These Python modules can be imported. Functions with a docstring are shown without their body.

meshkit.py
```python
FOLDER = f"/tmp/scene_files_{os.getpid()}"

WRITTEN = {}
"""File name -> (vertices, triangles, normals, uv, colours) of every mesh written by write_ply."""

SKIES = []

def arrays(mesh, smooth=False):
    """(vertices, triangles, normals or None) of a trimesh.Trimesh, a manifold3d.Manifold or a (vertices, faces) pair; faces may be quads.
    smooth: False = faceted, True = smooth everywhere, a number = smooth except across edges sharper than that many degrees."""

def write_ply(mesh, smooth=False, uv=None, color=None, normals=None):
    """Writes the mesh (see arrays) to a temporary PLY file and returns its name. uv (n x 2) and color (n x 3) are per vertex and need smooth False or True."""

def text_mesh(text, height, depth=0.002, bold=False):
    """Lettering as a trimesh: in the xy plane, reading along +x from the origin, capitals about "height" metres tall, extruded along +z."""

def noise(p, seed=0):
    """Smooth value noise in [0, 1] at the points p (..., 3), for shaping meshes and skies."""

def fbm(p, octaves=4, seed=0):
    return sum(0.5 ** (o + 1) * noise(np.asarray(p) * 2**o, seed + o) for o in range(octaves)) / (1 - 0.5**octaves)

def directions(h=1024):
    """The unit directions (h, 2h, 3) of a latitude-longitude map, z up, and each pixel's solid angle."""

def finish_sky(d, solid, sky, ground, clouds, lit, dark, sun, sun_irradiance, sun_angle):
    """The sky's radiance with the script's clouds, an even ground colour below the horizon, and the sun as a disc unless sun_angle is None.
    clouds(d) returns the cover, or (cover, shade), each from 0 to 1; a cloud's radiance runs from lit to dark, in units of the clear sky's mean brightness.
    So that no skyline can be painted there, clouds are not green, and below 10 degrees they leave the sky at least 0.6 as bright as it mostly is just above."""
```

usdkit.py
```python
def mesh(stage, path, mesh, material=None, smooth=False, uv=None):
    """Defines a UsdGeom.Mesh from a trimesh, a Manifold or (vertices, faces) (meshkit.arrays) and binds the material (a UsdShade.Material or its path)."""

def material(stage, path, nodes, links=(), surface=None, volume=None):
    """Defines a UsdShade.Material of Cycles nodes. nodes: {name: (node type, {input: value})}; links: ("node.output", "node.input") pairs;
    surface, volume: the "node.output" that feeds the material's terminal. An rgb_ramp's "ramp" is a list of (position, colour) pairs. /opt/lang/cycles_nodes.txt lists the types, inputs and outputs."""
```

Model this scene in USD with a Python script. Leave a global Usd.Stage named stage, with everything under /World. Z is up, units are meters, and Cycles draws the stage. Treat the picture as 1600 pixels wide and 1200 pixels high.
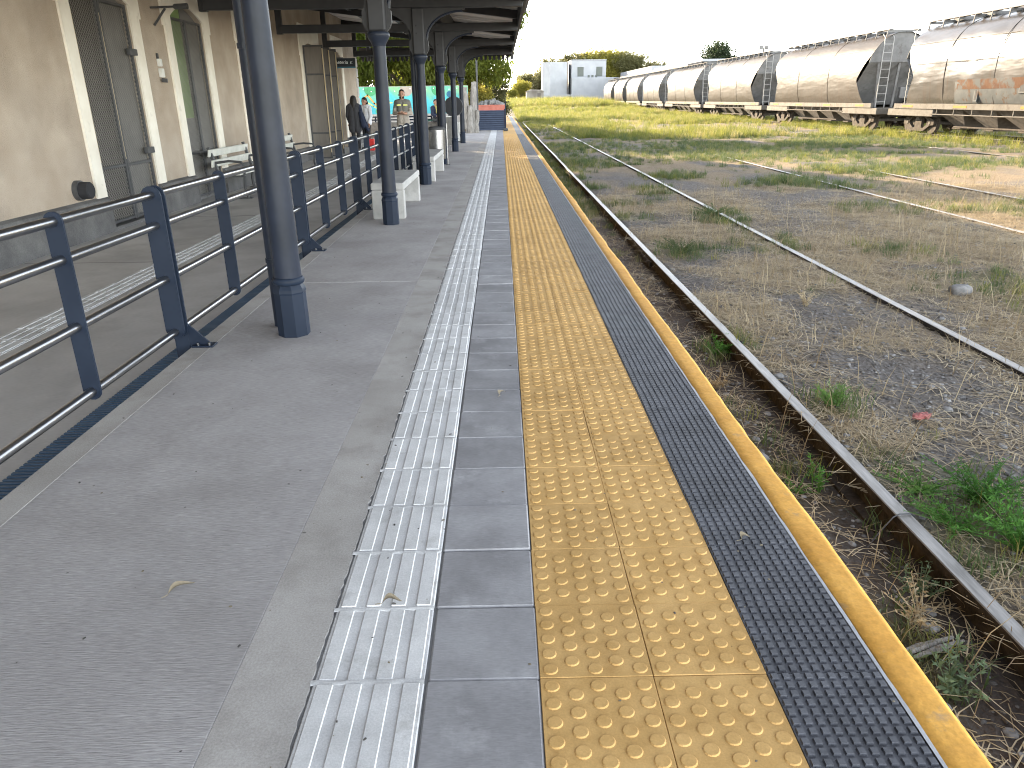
import math, random
import numpy as np, trimesh, manifold3d, shapely, usdkit, meshkit
from shapely.geometry import Polygon, box as sbox, Point
from pxr import Usd, UsdGeom, UsdLux, UsdShade, Gf, Sdf, Vt

stage = Usd.Stage.CreateInMemory()
UsdGeom.SetStageUpAxis(stage, UsdGeom.Tokens.z)
UsdGeom.SetStageMetersPerUnit(stage, 1.0)
UsdGeom.Xform.Define(stage, '/World')
UsdGeom.Scope.Define(stage, '/World/Looks')

# ------------------------------------------------------------------ camera, sky, sun, exposure
SUN_AZ, SUN_EL = math.radians(-29.0), math.radians(16.5)
EXPOSURE, SKY, SUN = 2.55, 0.120, 1.15
cam = UsdGeom.Camera.Define(stage, '/World/camera')
cam.CreateHorizontalApertureAttr(36.0)
cam.CreateVerticalApertureAttr(27.0)
cam.CreateFocalLengthAttr(np.float64(26.0554))
cam.CreateClippingRangeAttr(Gf.Vec2f(0.05, 5000))
cam.CreateExposureAttr(EXPOSURE)
cam.AddTransformOp().Set(Gf.Matrix4d(*[0.9998219, -0.0139398, -0.0127225, 0, 0.0168692, 0.3578238, 0.9336367, 0, -0.0084624, -0.9336851, 0.3579952, 0, 0, 0, 1.42621, 1]))

sun_dir = np.array([math.sin(SUN_AZ) * math.cos(SUN_EL), math.cos(SUN_AZ) * math.cos(SUN_EL), math.sin(SUN_EL)])
usdkit.material(stage, '/World/Looks/sky', {
    'sky': ('sky_texture', {'sky_type': 'single_scattering', 'sun_disc': False, 'sun_elevation': SUN_EL, 'sun_rotation': SUN_AZ, 'aerosol_density': 0.4, 'ozone_density': 1.0, 'altitude': 600.0}),
    'tc': ('texture_coordinate', {}),
    'mp': ('mapping', {'scale': (1.0, 1.0, 4.0)}),
    'n': ('noise_texture', {'scale': 2.2, 'detail': 6.0, 'roughness': 0.6}),
    'r': ('map_range', {'from_min': 0.38, 'from_max': 0.72, 'to_min': 0.45, 'to_max': 0.85}),
    'v': ('hsv', {'saturation': 0.0, 'value': 1.25}),
    'mix': ('mix_color', {}),
    'bg': ('background_shader', {'strength': SKY})},
    [('tc.generated', 'mp.vector'), ('mp.vector', 'n.vector'), ('n.fac', 'r.value'), ('sky.color', 'v.color'), ('r.result', 'mix.fac'),
     ('sky.color', 'mix.a'), ('v.color', 'mix.b'), ('mix.result', 'bg.color')], surface='bg.background')
dome = UsdLux.DomeLight.Define(stage, '/World/sky')
UsdShade.MaterialBindingAPI.Apply(dome.GetPrim()).Bind(UsdShade.Material.Get(stage, '/World/Looks/sky'))
dome.GetPrim().SetCustomDataByKey('kind', 'structure')
sun = UsdLux.DistantLight.Define(stage, '/World/sun')
sun.CreateNormalizeAttr(True); sun.CreateIntensityAttr(SUN); sun.CreateAngleAttr(0.5)
sun.CreateColorAttr(Gf.Vec3f(1.0, 0.80, 0.55))
zax = sun_dir; xax = np.cross([0, 0, 1.0], zax); xax /= np.linalg.norm(xax); yax = np.cross(zax, xax)
sun.AddTransformOp().Set(Gf.Matrix4d(*xax, 0, *yax, 0, *zax, 0, 0, 0, 50, 1))

# ------------------------------------------------------------------ helpers: prims
used = {}
def numbered(parent, name):
    k = (str(parent), name)
    used[k] = used.get(k, -1) + 1
    return f'{parent}/{name}' if used[k] == 0 else f'{parent}/{name}_{used[k]:03d}'

def path_of(p):
    return '/World' if p is None else (p if isinstance(p, str) else str(p.GetPath()))

def tag(p, label=None, cat=None, group=None, kind=None):
    for k, v in (('label', label), ('category', cat), ('group', group), ('kind', kind)):
        if v: p.SetCustomDataByKey(k, v)
    return p

def thing(name, label, cat, loc=(0, 0, 0), rz=0.0, group=None, scale=None, parent=None, kind=None):
    x = UsdGeom.Xform.Define(stage, numbered(path_of(parent), name))
    x.AddTranslateOp().Set(Gf.Vec3d(*map(float, loc))); x.AddRotateZOp().Set(float(math.degrees(rz)))
    x.AddScaleOp().Set(Gf.Vec3f(*(scale or (1, 1, 1))))
    return tag(x.GetPrim(), label, cat, group, kind)

def copy(root, label, loc, rz=0.0, scale=None, group=None):
    was = root.GetCustomData()
    r = thing(root.GetName().rstrip('0123456789').rstrip('_') if root.GetName()[-3:].isdigit() else root.GetName(), label, was['category'], loc, rz, group or was.get('group'), scale)
    r.GetReferences().AddInternalReference(root.GetPath()); r.SetInstanceable(True)
    return r

def sub(name, parent):
    return UsdGeom.Xform.Define(stage, numbered(path_of(parent), name)).GetPrim()

def obj(name, mesh, mat, parent=None, smooth=False, label=None, cat=None, group=None, kind=None):
    if isinstance(mesh, MB): mesh = mesh.mesh()
    m = usdkit.mesh(stage, numbered(path_of(parent), name), mesh, mats[mat] if isinstance(mat, str) else mat, smooth)
    return tag(m.GetPrim(), label, cat, group, kind)

class MB:
    """collects shapes into one mesh"""
    def __init__(s): s.v, s.f, s.n = [], [], 0
    def add(s, v, f):
        v = np.asarray(v, float); f = np.asarray(f, int)
        if f.shape[1] == 4: f = np.vstack([f[:, [0, 1, 2]], f[:, [0, 2, 3]]])
        s.v.append(v); s.f.append(f + s.n); s.n += len(v); return s
    def tri(s, m):
        if hasattr(m, 'to_mesh'):
            q = m.to_mesh(); return s.add(q.vert_properties[:, :3], q.tri_verts)
        return s.add(m.vertices, m.faces)
    def box(s, x0, x1, y0, y1, z0, z1, c=0.0, M=None):
        """box with its top and vertical edges chamfered by c"""
        c = min(c, abs(x1 - x0) * .45, abs(y1 - y0) * .45, abs(z1 - z0) * .45)
        if c <= 0:
            v = np.array([[x, y, z] for z in (z0, z1) for x, y in ((x0, y0), (x1, y0), (x1, y1), (x0, y1))], float)
            f = [[3, 2, 1, 0], [4, 5, 6, 7], [0, 1, 5, 4], [1, 2, 6, 5], [2, 3, 7, 6], [3, 0, 4, 7]]
        else:
            def ring(i, z, k):
                a, b, d, e = x0 + i, x1 - i, y0 + i, y1 - i
                return [[a + k, d, z], [b - k, d, z], [b, d + k, z], [b, e - k, z], [b - k, e, z], [a + k, e, z], [a, e - k, z], [a, d + k, z]]
            v = np.array(ring(c, z0, c) + ring(0, z0 + c, c) + ring(0, z1 - c, c) + ring(c, z1, c * .5), float)
            f = []
            for r in range(3):
                for i in range(8):
                    j = (i + 1) % 8
                    f.append([r * 8 + i, r * 8 + j, r * 8 + 8 + j, r * 8 + 8 + i])
            f += [[24, 25, 26, 27], [24, 27, 28, 31], [28, 29, 30, 31], [3, 2, 1, 0], [7, 4, 3, 0], [7, 6, 5, 4]]
        if M is not None: v = v @ np.asarray(M)[:3, :3].T + np.asarray(M)[:3, 3]
        return s.add(v, f)
    def bar(s, a, b, w, h, c=0.0, up=(0, 0, 1)):
        """rectangular bar from a to b, w wide, h high"""
        a, b = np.asarray(a, float), np.asarray(b, float); d = b - a; L = np.linalg.norm(d); d /= L
        u = np.asarray(up, float)
        if abs(d @ u) > .98: u = np.array([0, 1.0, 0])
        x = np.cross(d, u); x /= np.linalg.norm(x); z = np.cross(x, d)
        M = np.eye(4); M[:3, 0], M[:3, 1], M[:3, 2], M[:3, 3] = x, d, z, a
        return s.box(-w / 2, w / 2, 0, L, -h / 2, h / 2, c, M)
    def tube(s, pts, r, n=10, cap=True):
        pts = np.asarray(pts, float); k = len(pts); r = np.broadcast_to(np.asarray(r, float), (k,))
        t = np.gradient(pts, axis=0); t /= np.linalg.norm(t, axis=1, keepdims=True)
        ref = np.array([0, 0, 1.0]) if abs(t[0][2]) < .9 else np.array([1.0, 0, 0])
        V = []
        for i in range(k):
            x = np.cross(t[i], ref); x /= np.linalg.norm(x) + 1e-12; y = np.cross(t[i], x); ref = np.cross(x, t[i]) if abs(t[i] @ ref) > .95 else ref
            a = np.arange(n) / n * 2 * np.pi
            V.append(pts[i] + r[i] * (np.cos(a)[:, None] * x + np.sin(a)[:, None] * y))
        V = np.vstack(V); F = []
        for i in range(k - 1):
            for j in range(n):
                F.append([i * n + j, i * n + (j + 1) % n, (i + 1) * n + (j + 1) % n, (i + 1) * n + j])
        F = [[q[0], q[1], q[2]] for q in F] + [[q[0], q[2], q[3]] for q in F]
        if cap:
            for j in range(1, n - 1): F += [[0, j + 1, j], [(k - 1) * n, (k - 1) * n + j, (k - 1) * n + j + 1]]
        return s.add(V, F)
    def lathe(s, prof, n=24, at=(0, 0, 0), rot=0.0):
        """profile [(r, z)...] turned about z"""
        prof = np.asarray(prof, float); a = np.arange(n) / n * 2 * np.pi + rot; k = len(prof)
        V = np.stack([prof[:, 0][:, None] * np.cos(a), prof[:, 0][:, None] * np.sin(a), np.broadcast_to(prof[:, 1][:, None], (k, n))], -1).reshape(-1, 3) + np.asarray(at, float)
        F = []
        for i in range(k - 1):
            for j in range(n): F += [[i * n + j, i * n + (j + 1) % n, (i + 1) * n + (j + 1) % n], [i * n + j, (i + 1) * n + (j + 1) % n, (i + 1) * n + j]]
        for j in range(1, n - 1): F += [[0, j + 1, j], [(k - 1) * n, (k - 1) * n + j, (k - 1) * n + j + 1]]
        return s.add(V, F)
    def prism(s, poly, depth, M):
        """shapely polygon in (u, v), extruded 0..depth along w; columns of M say where u, v, w go"""
        for g in getattr(poly, 'geoms', [poly]):
            if g.is_empty: continue
            m = trimesh.creation.extrude_polygon(g, depth, engine='earcut')
            M_ = np.asarray(M, float); v = m.vertices @ M_[:3, :3].T + M_[:3, 3]
            s.add(v, m.faces if np.linalg.det(M_[:3, :3]) > 0 else m.faces[:, ::-1])
        return s
    def mesh(s): return np.vstack(s.v), np.vstack(s.f)

def frame_of(u, v, w, o):
    M = np.eye(4); M[:3, 0], M[:3, 1], M[:3, 2], M[:3, 3] = u, v, w, o; return M
def WALL(x): return frame_of((0, 1, 0), (0, 0, 1), (-1, 0, 0), (x, 0, 0))     # (Y, z) polygon, extruded towards -X from x
def CROSS(y): return frame_of((1, 0, 0), (0, 0, 1), (0, 1, 0), (0, y, 0))     # (X, z) polygon, extruded towards +Y from y

# ------------------------------------------------------------------ materials
mats = {}
def mat(name, col, col2=None, rough=.6, scale=3.0, var=.12, detail=5, metal=0.0, bump=0.0, bscale=60, bdist=.004, stretch=(1, 1, 1), spec=.5, rnd=0.0, lo=.35, hi=.65, objc=False, spots=None, coat=0.0, bstretch=None, grain=None):
    col = np.asarray(col, float); a = col * (1 - var); b = np.asarray(col2, float) if col2 is not None else col * (1 + var)
    N = {'geo': ('geometry', {}), 'tc': ('texture_coordinate', {}), 'mp': ('mapping', {'scale': stretch}),
         'n': ('noise_texture', {'scale': scale, 'detail': float(detail), 'roughness': .62}),
         'ramp': ('rgb_ramp', {'ramp': [(lo, tuple(a if col2 is None else col)), (hi, tuple(b))]}),
         'p': ('principled_bsdf', {'roughness': rough, 'metallic': metal, 'specular_ior_level': spec, 'coat_weight': coat})}
    src = 'tc.object' if objc else 'geo.position'
    L = [(src, 'mp.vector'), ('mp.vector', 'n.vector'), ('n.fac', 'ramp.fac')]
    out = 'ramp.color'
    if spots:   # (colour, scale, threshold low, high)
        c2, sc, l, h_ = spots[:4]
        N['n2'] = ('noise_texture', {'scale': sc, 'detail': 6.0, 'roughness': .65}); N['mr'] = ('map_range', {'from_min': l, 'from_max': h_, 'clamp': True})
        N['mx'] = ('mix_color', {'b': c2})
        L += [(src, 'n2.vector'), ('n2.fac', 'mr.value'), ('mr.result', 'mx.fac'), (out, 'mx.a')]; out = 'mx.result'
    if grain:   # (scale, amount, stretch): fine speckle multiplied into the colour
        N['gp'] = ('mapping', {'scale': grain[2]}); N['gn'] = ('noise_texture', {'scale': grain[0], 'detail': 3.0, 'roughness': .7}); N['gm'] = ('map_range', {'from_min': .3, 'from_max': .7, 'to_min': 1 - grain[1], 'to_max': 1 + grain[1]})
        N['gc'] = ('combine_color', {}); N['gx'] = ('mix_color', {'blend_type': 'multiply', 'fac': 1.0, 'use_clamp': False})
        L += [(src, 'gp.vector'), ('gp.vector', 'gn.vector'), ('gn.fac', 'gm.value'), ('gm.result', 'gc.r'), ('gm.result', 'gc.g'), ('gm.result', 'gc.b'), (out, 'gx.a'), ('gc.color', 'gx.b')]; out = 'gx.result'
    if rnd:
        N['oi'] = ('object_info', {}); N['om'] = ('map_range', {'to_min': 1 - rnd, 'to_max': 1 + rnd}); N['cc'] = ('combine_color', {}); N['mul'] = ('mix_color', {'blend_type': 'multiply', 'fac': 1.0, 'use_clamp': False})
        L += [('oi.random', 'om.value'), ('om.result', 'cc.r'), ('om.result', 'cc.g'), ('om.result', 'cc.b'), (out, 'mul.a'), ('cc.color', 'mul.b')]; out = 'mul.result'
    L.append((out, 'p.base_color'))
    if bump:
        N['bm'] = ('mapping', {'scale': bstretch or stretch}); N['bn'] = ('noise_texture', {'scale': bscale, 'detail': 4.0}); N['b'] = ('bump', {'strength': bump, 'distance': bdist})
        L += [(src, 'bm.vector'), ('bm.vector', 'bn.vector'), ('bn.fac', 'b.height'), ('b.normal', 'p.normal')]
    mats[name] = usdkit.material(stage, f'/World/Looks/{name}', N, L, surface='p.BSDF')
    return mats[name]

def leaf(name, ramp, trans=.4, rough=.55):
    N = {'geo': ('geometry', {}), 'oi': ('object_info', {}), 'ad': ('math', {'math_type': 'add'}), 'fr': ('math', {'math_type': 'fraction'}),
         'ramp': ('rgb_ramp', {'ramp': ramp}), 'p': ('principled_bsdf', {'roughness': rough, 'specular_ior_level': .3}),
         't': ('translucent_bsdf', {}), 'm': ('mix_closure', {'fac': trans})}
    L = [('geo.random_per_island', 'ad.value1'), ('oi.random', 'ad.value2'), ('ad.value', 'fr.value1'), ('fr.value', 'ramp.fac'), ('ramp.color', 'p.base_color'), ('ramp.color', 't.color'), ('p.BSDF', 'm.closure1'), ('t.BSDF', 'm.closure2')]
    mats[name] = usdkit.material(stage, f'/World/Looks/{name}', N, L, surface='m.closure')

# platform surfaces
mat('deck_concrete', (.335, .316, .308), (.425, .404, .394), rough=.92, spec=.2, scale=.9, detail=8, bump=.8, bscale=1.0, bstretch=(22, 230, 60), bdist=.005, rnd=.04, spots=((.275, .257, .245), 1.4, .46, .78), grain=(1.0, .24, (26, 240, 50)))
mat('band_concrete', (.325, .305, .282), (.405, .384, .36), rough=.92, spec=.2, scale=2.0, bump=.35, bscale=90, bdist=.003, rnd=.04, spots=((.255, .235, .213), 3.0, .48, .75), grain=(160, .16, (1, 1, 1)))
mat('walk_concrete', (.38, .365, .35), (.50, .485, .465), rough=.8, spec=.3, scale=.9, detail=8, bump=.3, bscale=80, bdist=.003, spots=((.30, .285, .27), 1.2, .50, .8), grain=(1.0, .10, (30, 150, 50)))
mat('grout', (.16, .16, .16), rough=.9, scale=20)
mat('guide_white', (.49, .485, .475), (.61, .605, .595), rough=.9, spec=.15, scale=6, bump=.3, bscale=120, bdist=.0015, rnd=.05, spots=((.37, .36, .34), 7, .56, .74), grain=(190, .12, (1, 1, 1)))
mat('tile_grey', (.220, .214, .218), (.300, .295, .300), rough=.88, spec=.2, scale=4, bump=.25, bscale=150, bdist=.0015, rnd=.10, spots=((.37, .365, .37), 5, .56, .78), grain=(1.0, .12, (40, 220, 60)))
mat('tile_ochre', (.455, .275, .098), (.55, .345, .135), rough=.85, spec=.15, scale=7, bump=.25, bscale=150, bdist=.0015, rnd=.06, spots=((.38, .215, .07), 9, .56, .78), grain=(170, .10, (1, 1, 1)))
mat('stud_rubber', (.046, .047, .054), (.080, .082, .094), rough=.62, spec=.45, scale=8, rnd=.08, grain=(120, .18, (1, 1, 1)))
mat('kerb_paint', (.53, .265, .048), (.63, .335, .070), rough=.8, spec=.2, scale=4, bump=.8, bscale=24, bdist=.007, spots=((.33, .215, .11), 7, .62, .72), grain=(60, .14, (1, 1, 1)))
mat('mortar_white', (.40, .40, .41), rough=.8, scale=30)
mat('grate_blue', (.045, .085, .14), rough=.5, scale=6)
# metalwork
mat('navy_paint', (.008, .011, .018), (.014, .018, .029), rough=.38, spec=.32, scale=5, bump=.45, bscale=30, bdist=.003, spots=((.03, .028, .027), 9, .68, .74))
mat('navy_plate', (.008, .013, .024), (.012, .018, .031), rough=.48, spec=.22, scale=4, bump=.2, bscale=40, bdist=.001)
mat('barrier_blue', (.030, .040, .066), (.042, .055, .085), rough=.5, spec=.3, scale=3)
mat('black_timber', (.012, .012, .014), (.020, .020, .022), rough=.55, scale=6, bump=.2, bscale=30, bdist=.002)
mat('stainless', (.30, .30, .31), (.40, .40, .41), rough=.25, scale=30, metal=1.0, stretch=(1, .1, 1))
mat('dark_steel', (.035, .036, .038), (.055, .055, .056), rough=.5, scale=8)
mat('rail_head', (.17, .158, .148), (.26, .245, .23), rough=.45, scale=9, metal=.7, stretch=(6, .4, 1), grain=(1.0, .18, (80, 9, 1)))
mat('rail_side', (.022, .019, .017), (.055, .045, .038), rough=.95, spec=.15, scale=14, bump=.9, bscale=45, bdist=.008)
# station building
mat('plaster', (.335, .272, .208), (.435, .368, .295), rough=.95, spec=.2, scale=1.1, detail=8, bump=.9, bscale=70, bdist=.010, spots=((.27, .225, .18), .8, .48, .8), grain=(75, .18, (1, 1, 1)))
mat('trim_paint', (.66, .61, .52), (.74, .70, .61), rough=.75, scale=3, bump=.2, bscale=60, spots=((.45, .40, .33), 5, .62, .8))
mat('plinth_cement', (.075, .072, .071), (.135, .13, .125), rough=.85, scale=2.2, bump=.5, bscale=40, bdist=.006, grain=(60, .2, (1, 1, 1)))
mat('mesh_steel', (.16, .15, .135), (.21, .20, .18), rough=.5, scale=8)
mat('ladder_paint', (.30, .29, .27), rough=.6)
mat('gate_brown', (.10, .088, .075), (.14, .125, .11), rough=.7, scale=3, stretch=(2, 2, .3))
mat('door_wood', (.028, .022, .018), (.045, .036, .030), rough=.6, scale=4, stretch=(1, 4, .5))
mat('door_panel_grey', (.115, .11, .104), (.15, .143, .136), rough=.7, scale=3)
mat('glass_green', (.10, .17, .05), (.17, .25, .09), rough=.3, scale=1.5)
mat('bright_edge', (.52, .42, .26), (.62, .50, .32), rough=.35, scale=3, metal=.6)
mat('ceiling_board', (.55, .51, .48), (.70, .665, .635), rough=.8, scale=3, stretch=(.5, 6, 1), rnd=.2)
mat('roof_metal', (.20, .20, .21), rough=.6, scale=3)
mat('quoin_stone', (.36, .34, .31), (.50, .48, .45), rough=.9, scale=6, bump=.8, bscale=14, bdist=.03, rnd=.12)
mat('bench_cream', (.47, .47, .42), (.58, .57, .52), rough=.6, scale=5, spots=((.30, .29, .26), 10, .6, .75))
mat('bench_concrete', (.27, .265, .25), (.36, .35, .335), rough=.85, scale=3, bump=.25, bscale=50, spots=((.20, .195, .185), 5, .55, .8))
mat('sign_black', (.006, .010, .014), rough=.35, scale=3)
mat('sign_blue', (.03, .11, .16), rough=.4)
mat('sign_white', (.70, .72, .72), rough=.5, var=.02)
mat('lamp_white', (.75, .74, .68), rough=.4, var=.03)
mat('stone_grey', (.10, .095, .085), (.155, .15, .14), rough=.85, scale=6, bump=.3, bscale=60)
mat('white_paint', (.55, .55, .52), (.66, .66, .63), rough=.6, scale=6)
mat('dead_wood', (.17, .155, .135), (.33, .31, .28), rough=.95, scale=4, stretch=(5, 5, .8), bump=1.0, bscale=12, bstretch=(4, 4, .6), bdist=.04)
mat('bark', (.085, .065, .048), (.15, .12, .095), rough=.95, scale=6, stretch=(4, 4, .7), bump=.8, bscale=10, bdist=.04)
mat('red_brick', (.33, .095, .065), (.42, .15, .11), rough=.85, scale=4, spots=((.12, .06, .05), 4, .6, .7))
mat('rubble', (.12, .115, .11), (.24, .235, .225), rough=.95, scale=2, rnd=.3)
mat('rust_red', (.25, .04, .03), rough=.6)
mat('plastic_green', (.02, .06, .045), rough=.5)
# wagons
mat('wagon_grey', (.12, .117, .112), (.165, .16, .155), rough=.75, spec=.2, scale=2.5, spots=((.08, .07, .062), 3, .55, .75))
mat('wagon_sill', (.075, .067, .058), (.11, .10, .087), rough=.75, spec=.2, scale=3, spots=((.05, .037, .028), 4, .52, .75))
mat('wagon_iron', (.05, .042, .036), (.10, .085, .072), rough=.85, scale=5)
mat('bogie_iron', (.045, .036, .029), (.075, .063, .052), rough=.9, spec=.2, scale=6, grain=(14, .3, (1, 1, 1)))
mat('marker_yellow', (.19, .105, .006), rough=.7, spec=.2)
# people
mat('skin', (.36, .20, .135), rough=.55, var=.05)
mat('hair', (.010, .008, .007), rough=.5, var=.2)
mat('coat_grey', (.035, .035, .04), rough=.9, scale=12)
mat('cloth_navy', (.012, .018, .040), rough=.9, scale=12)
mat('cloth_black', (.012, .012, .014), rough=.85)
mat('cloth_white', (.62, .63, .66), rough=.85)
mat('khaki', (.25, .22, .185), (.31, .275, .235), rough=.9, scale=12)
mat('olive_grey', (.115, .11, .095), (.15, .145, .125), rough=.9, scale=12)
mat('hi_vis', (.70, .72, .22), rough=.5, var=.05)
mat('scarf', (.45, .40, .12), rough=.9)
mat('bag_red', (.55, .025, .02), rough=.55, var=.05)
mat('leather', (.03, .025, .022), rough=.5)
# yard and far buildings
mat('far_white', (.27, .275, .285), (.32, .325, .335), rough=.9, spec=.2, scale=.5)
mat('far_window', (.075, .082, .07), rough=.6, scale=1)
mat('far_dark', (.10, .085, .075), rough=.8, scale=1)
mat('far_roof', (.4, .4, .42), rough=.7, scale=.4)
mat('far_glass', (.16, .175, .18), rough=.25)
mat('hut_wall', (.14, .12, .10), (.25, .225, .19), rough=.8, scale=.8, stretch=(1, 1, .3))
mat('stone_light', (.12, .115, .11), (.22, .21, .20), rough=.95, scale=20, rnd=.35)
mat('stone_dark', (.055, .050, .046), (.11, .10, .092), rough=.95, scale=20, rnd=.35)
mat('wrapper_red', (.26, .07, .06), rough=.7)
mat('wire', (.05, .05, .055), rough=.5)
mat('leaf_litter', (.13, .105, .07), (.21, .175, .12), rough=.8, scale=30)
leaf('straw', [(0, (.22, .16, .09)), (.5, (.38, .29, .165)), (.8, (.52, .43, .28)), (1, (.28, .22, .15))], .15, .7)
leaf('grass_green', [(0, (.055, .085, .03)), (.5, (.10, .14, .05)), (.85, (.16, .18, .07)), (1, (.27, .235, .12))], .35)
leaf('grass_yellow', [(0, (.10, .125, .03)), (.45, (.19, .205, .04)), (.8, (.28, .27, .06)), (1, (.36, .30, .14))], .5)
leaf('weed_green', [(0, (.05, .14, .025)), (.6, (.10, .25, .045)), (1, (.17, .30, .075))], .4)
leaf('weed_silver', [(0, (.11, .16, .085)), (.6, (.16, .22, .12)), (1, (.22, .27, .16))], .3)
leaf('crown_willow', [(0, (.07, .10, .012)), (.5, (.135, .17, .022)), (1, (.21, .23, .04))], .55)
leaf('crown_dark', [(0, (.018, .030, .012)), (.5, (.035, .052, .018)), (1, (.06, .08, .03))], .3)
leaf('crown_yellow', [(0, (.15, .155, .025)), (.5, (.27, .26, .045)), (1, (.37, .33, .08))], .55)
leaf('crown_olive', [(0, (.10, .10, .045)), (.5, (.17, .165, .07)), (1, (.25, .23, .11))], .5)

# ------------------------------------------------------------------ ground
def smooth(t): t = np.clip(t, 0, 1); return t * t * (3 - 2 * t)
PATCH = [(2.05, 2.75, .42), (1.97, 3.12, .30), (2.45, 2.6, .4), (1.9, 3.97, .16), (1.63, 5.3, .22), (2.1, 8.7, .42), (2.0, 11.5, .4), (3.24, 11.6, .4), (1.25, 2.05, .22), (1.3, 4.1, .22),
         (6.0, 16.0, .9), (6.8, 15.0, .6), (9.3, 24.4, 1.8), (8.1, 27.4, 2.6), (6.2, 23.6, 1.8), (10.4, 24.2, 1.6), (9.2, 18.7, .9), (8.5, 18.2, .9), (12.0, 19.5, 1.5), (11.2, 20.2, 1.0), (13.2, 19.2, 1.3),
         (12.4, 29.1, 2.6), (14.6, 28.4, 2.4), (2.3, 21.9, 1.2), (2.5, 30.0, 1.5), (4.5, 38, 2.0), (1.5, 19.9, .6), (1.45, 15.5, .45), (1.45, 12.8, .4), (1.45, 17.6, .5), (1.5, 23, .7), (1.6, 26.5, .9), (3.2, 11.0, .4), (6.4, 36, 2.2), (10, 37, 3.0), (16, 34, 2),
         (4.6, 8.4, .35), (4.3, 6.8, .3), (7.0, 11.5, .5), (7.9, 11.4, .6), (6.3, 11.5, .35), (8.9, 11.9, .7), (3.8, 17.8, .6), (3.1, 21.0, .8), (5.6, 12.3, .3), (2.9, 14.5, .35)]
def green(x, y):
    x, y = np.asarray(x, float), np.asarray(y, float)
    n = meshkit.fbm(np.stack([x * .9, y * .9, 0 * x], -1), 4, 5); n2 = meshkit.fbm(np.stack([x * .22, y * .16, 0 * x + 7], -1), 4, 9)
    g = np.zeros_like(x)
    for a, b, r in PATCH:
        d = np.hypot((x - a), (y - b) * (.75 if r > 1 else 1)) / r
        g = np.maximum(g, np.clip(1.30 - d - (n - .5) * 2.6, 0, 1) * (1 if r < 1 else .7))
    far = smooth((y + .35 * x - 42) / 14) * np.clip((n2 - .42) * 7, .05, 1) * np.clip((n - .30) * 5, .15, 1)
    mid = smooth((y - 12) / 14) * np.clip((n2 - .54) * 6, 0, .30) * np.clip((n - .40) * 6, 0, 1)
    mid = np.maximum(mid, np.clip((n - .60) * 5, 0, .55) * (y < 16))
    bank = smooth((y - 10) / 3) * (np.abs(x - 1.42) < .3) * np.clip((n - .33) * 4, 0, 1)
    return np.clip(np.maximum(np.maximum(g, far), np.maximum(mid, bank)), 0, 1)
def strawy(x, y):
    x, y = np.asarray(x, float), np.asarray(y, float)
    n = meshkit.fbm(np.stack([x * 1.1, y * .8, 0 * x + 3], -1), 4, 21)
    s = np.clip((n - .36) * 4.0, 0, 1)
    bare = np.exp(-(((x - 2.35) / .5) ** 2 + ((y - 4.6) / 1.0) ** 2)) + np.exp(-(((x - 3.0) / .5) ** 2 + ((y - 4.3) / .8) ** 2)) * .6
    return np.clip(s * (1 - bare) + .5 * np.exp(-(((x - 4.8) / 1.6) ** 2 + ((y - 8.5) / 3) ** 2)), 0, 1) * np.where(x < 1.68, .22, 1)
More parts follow.
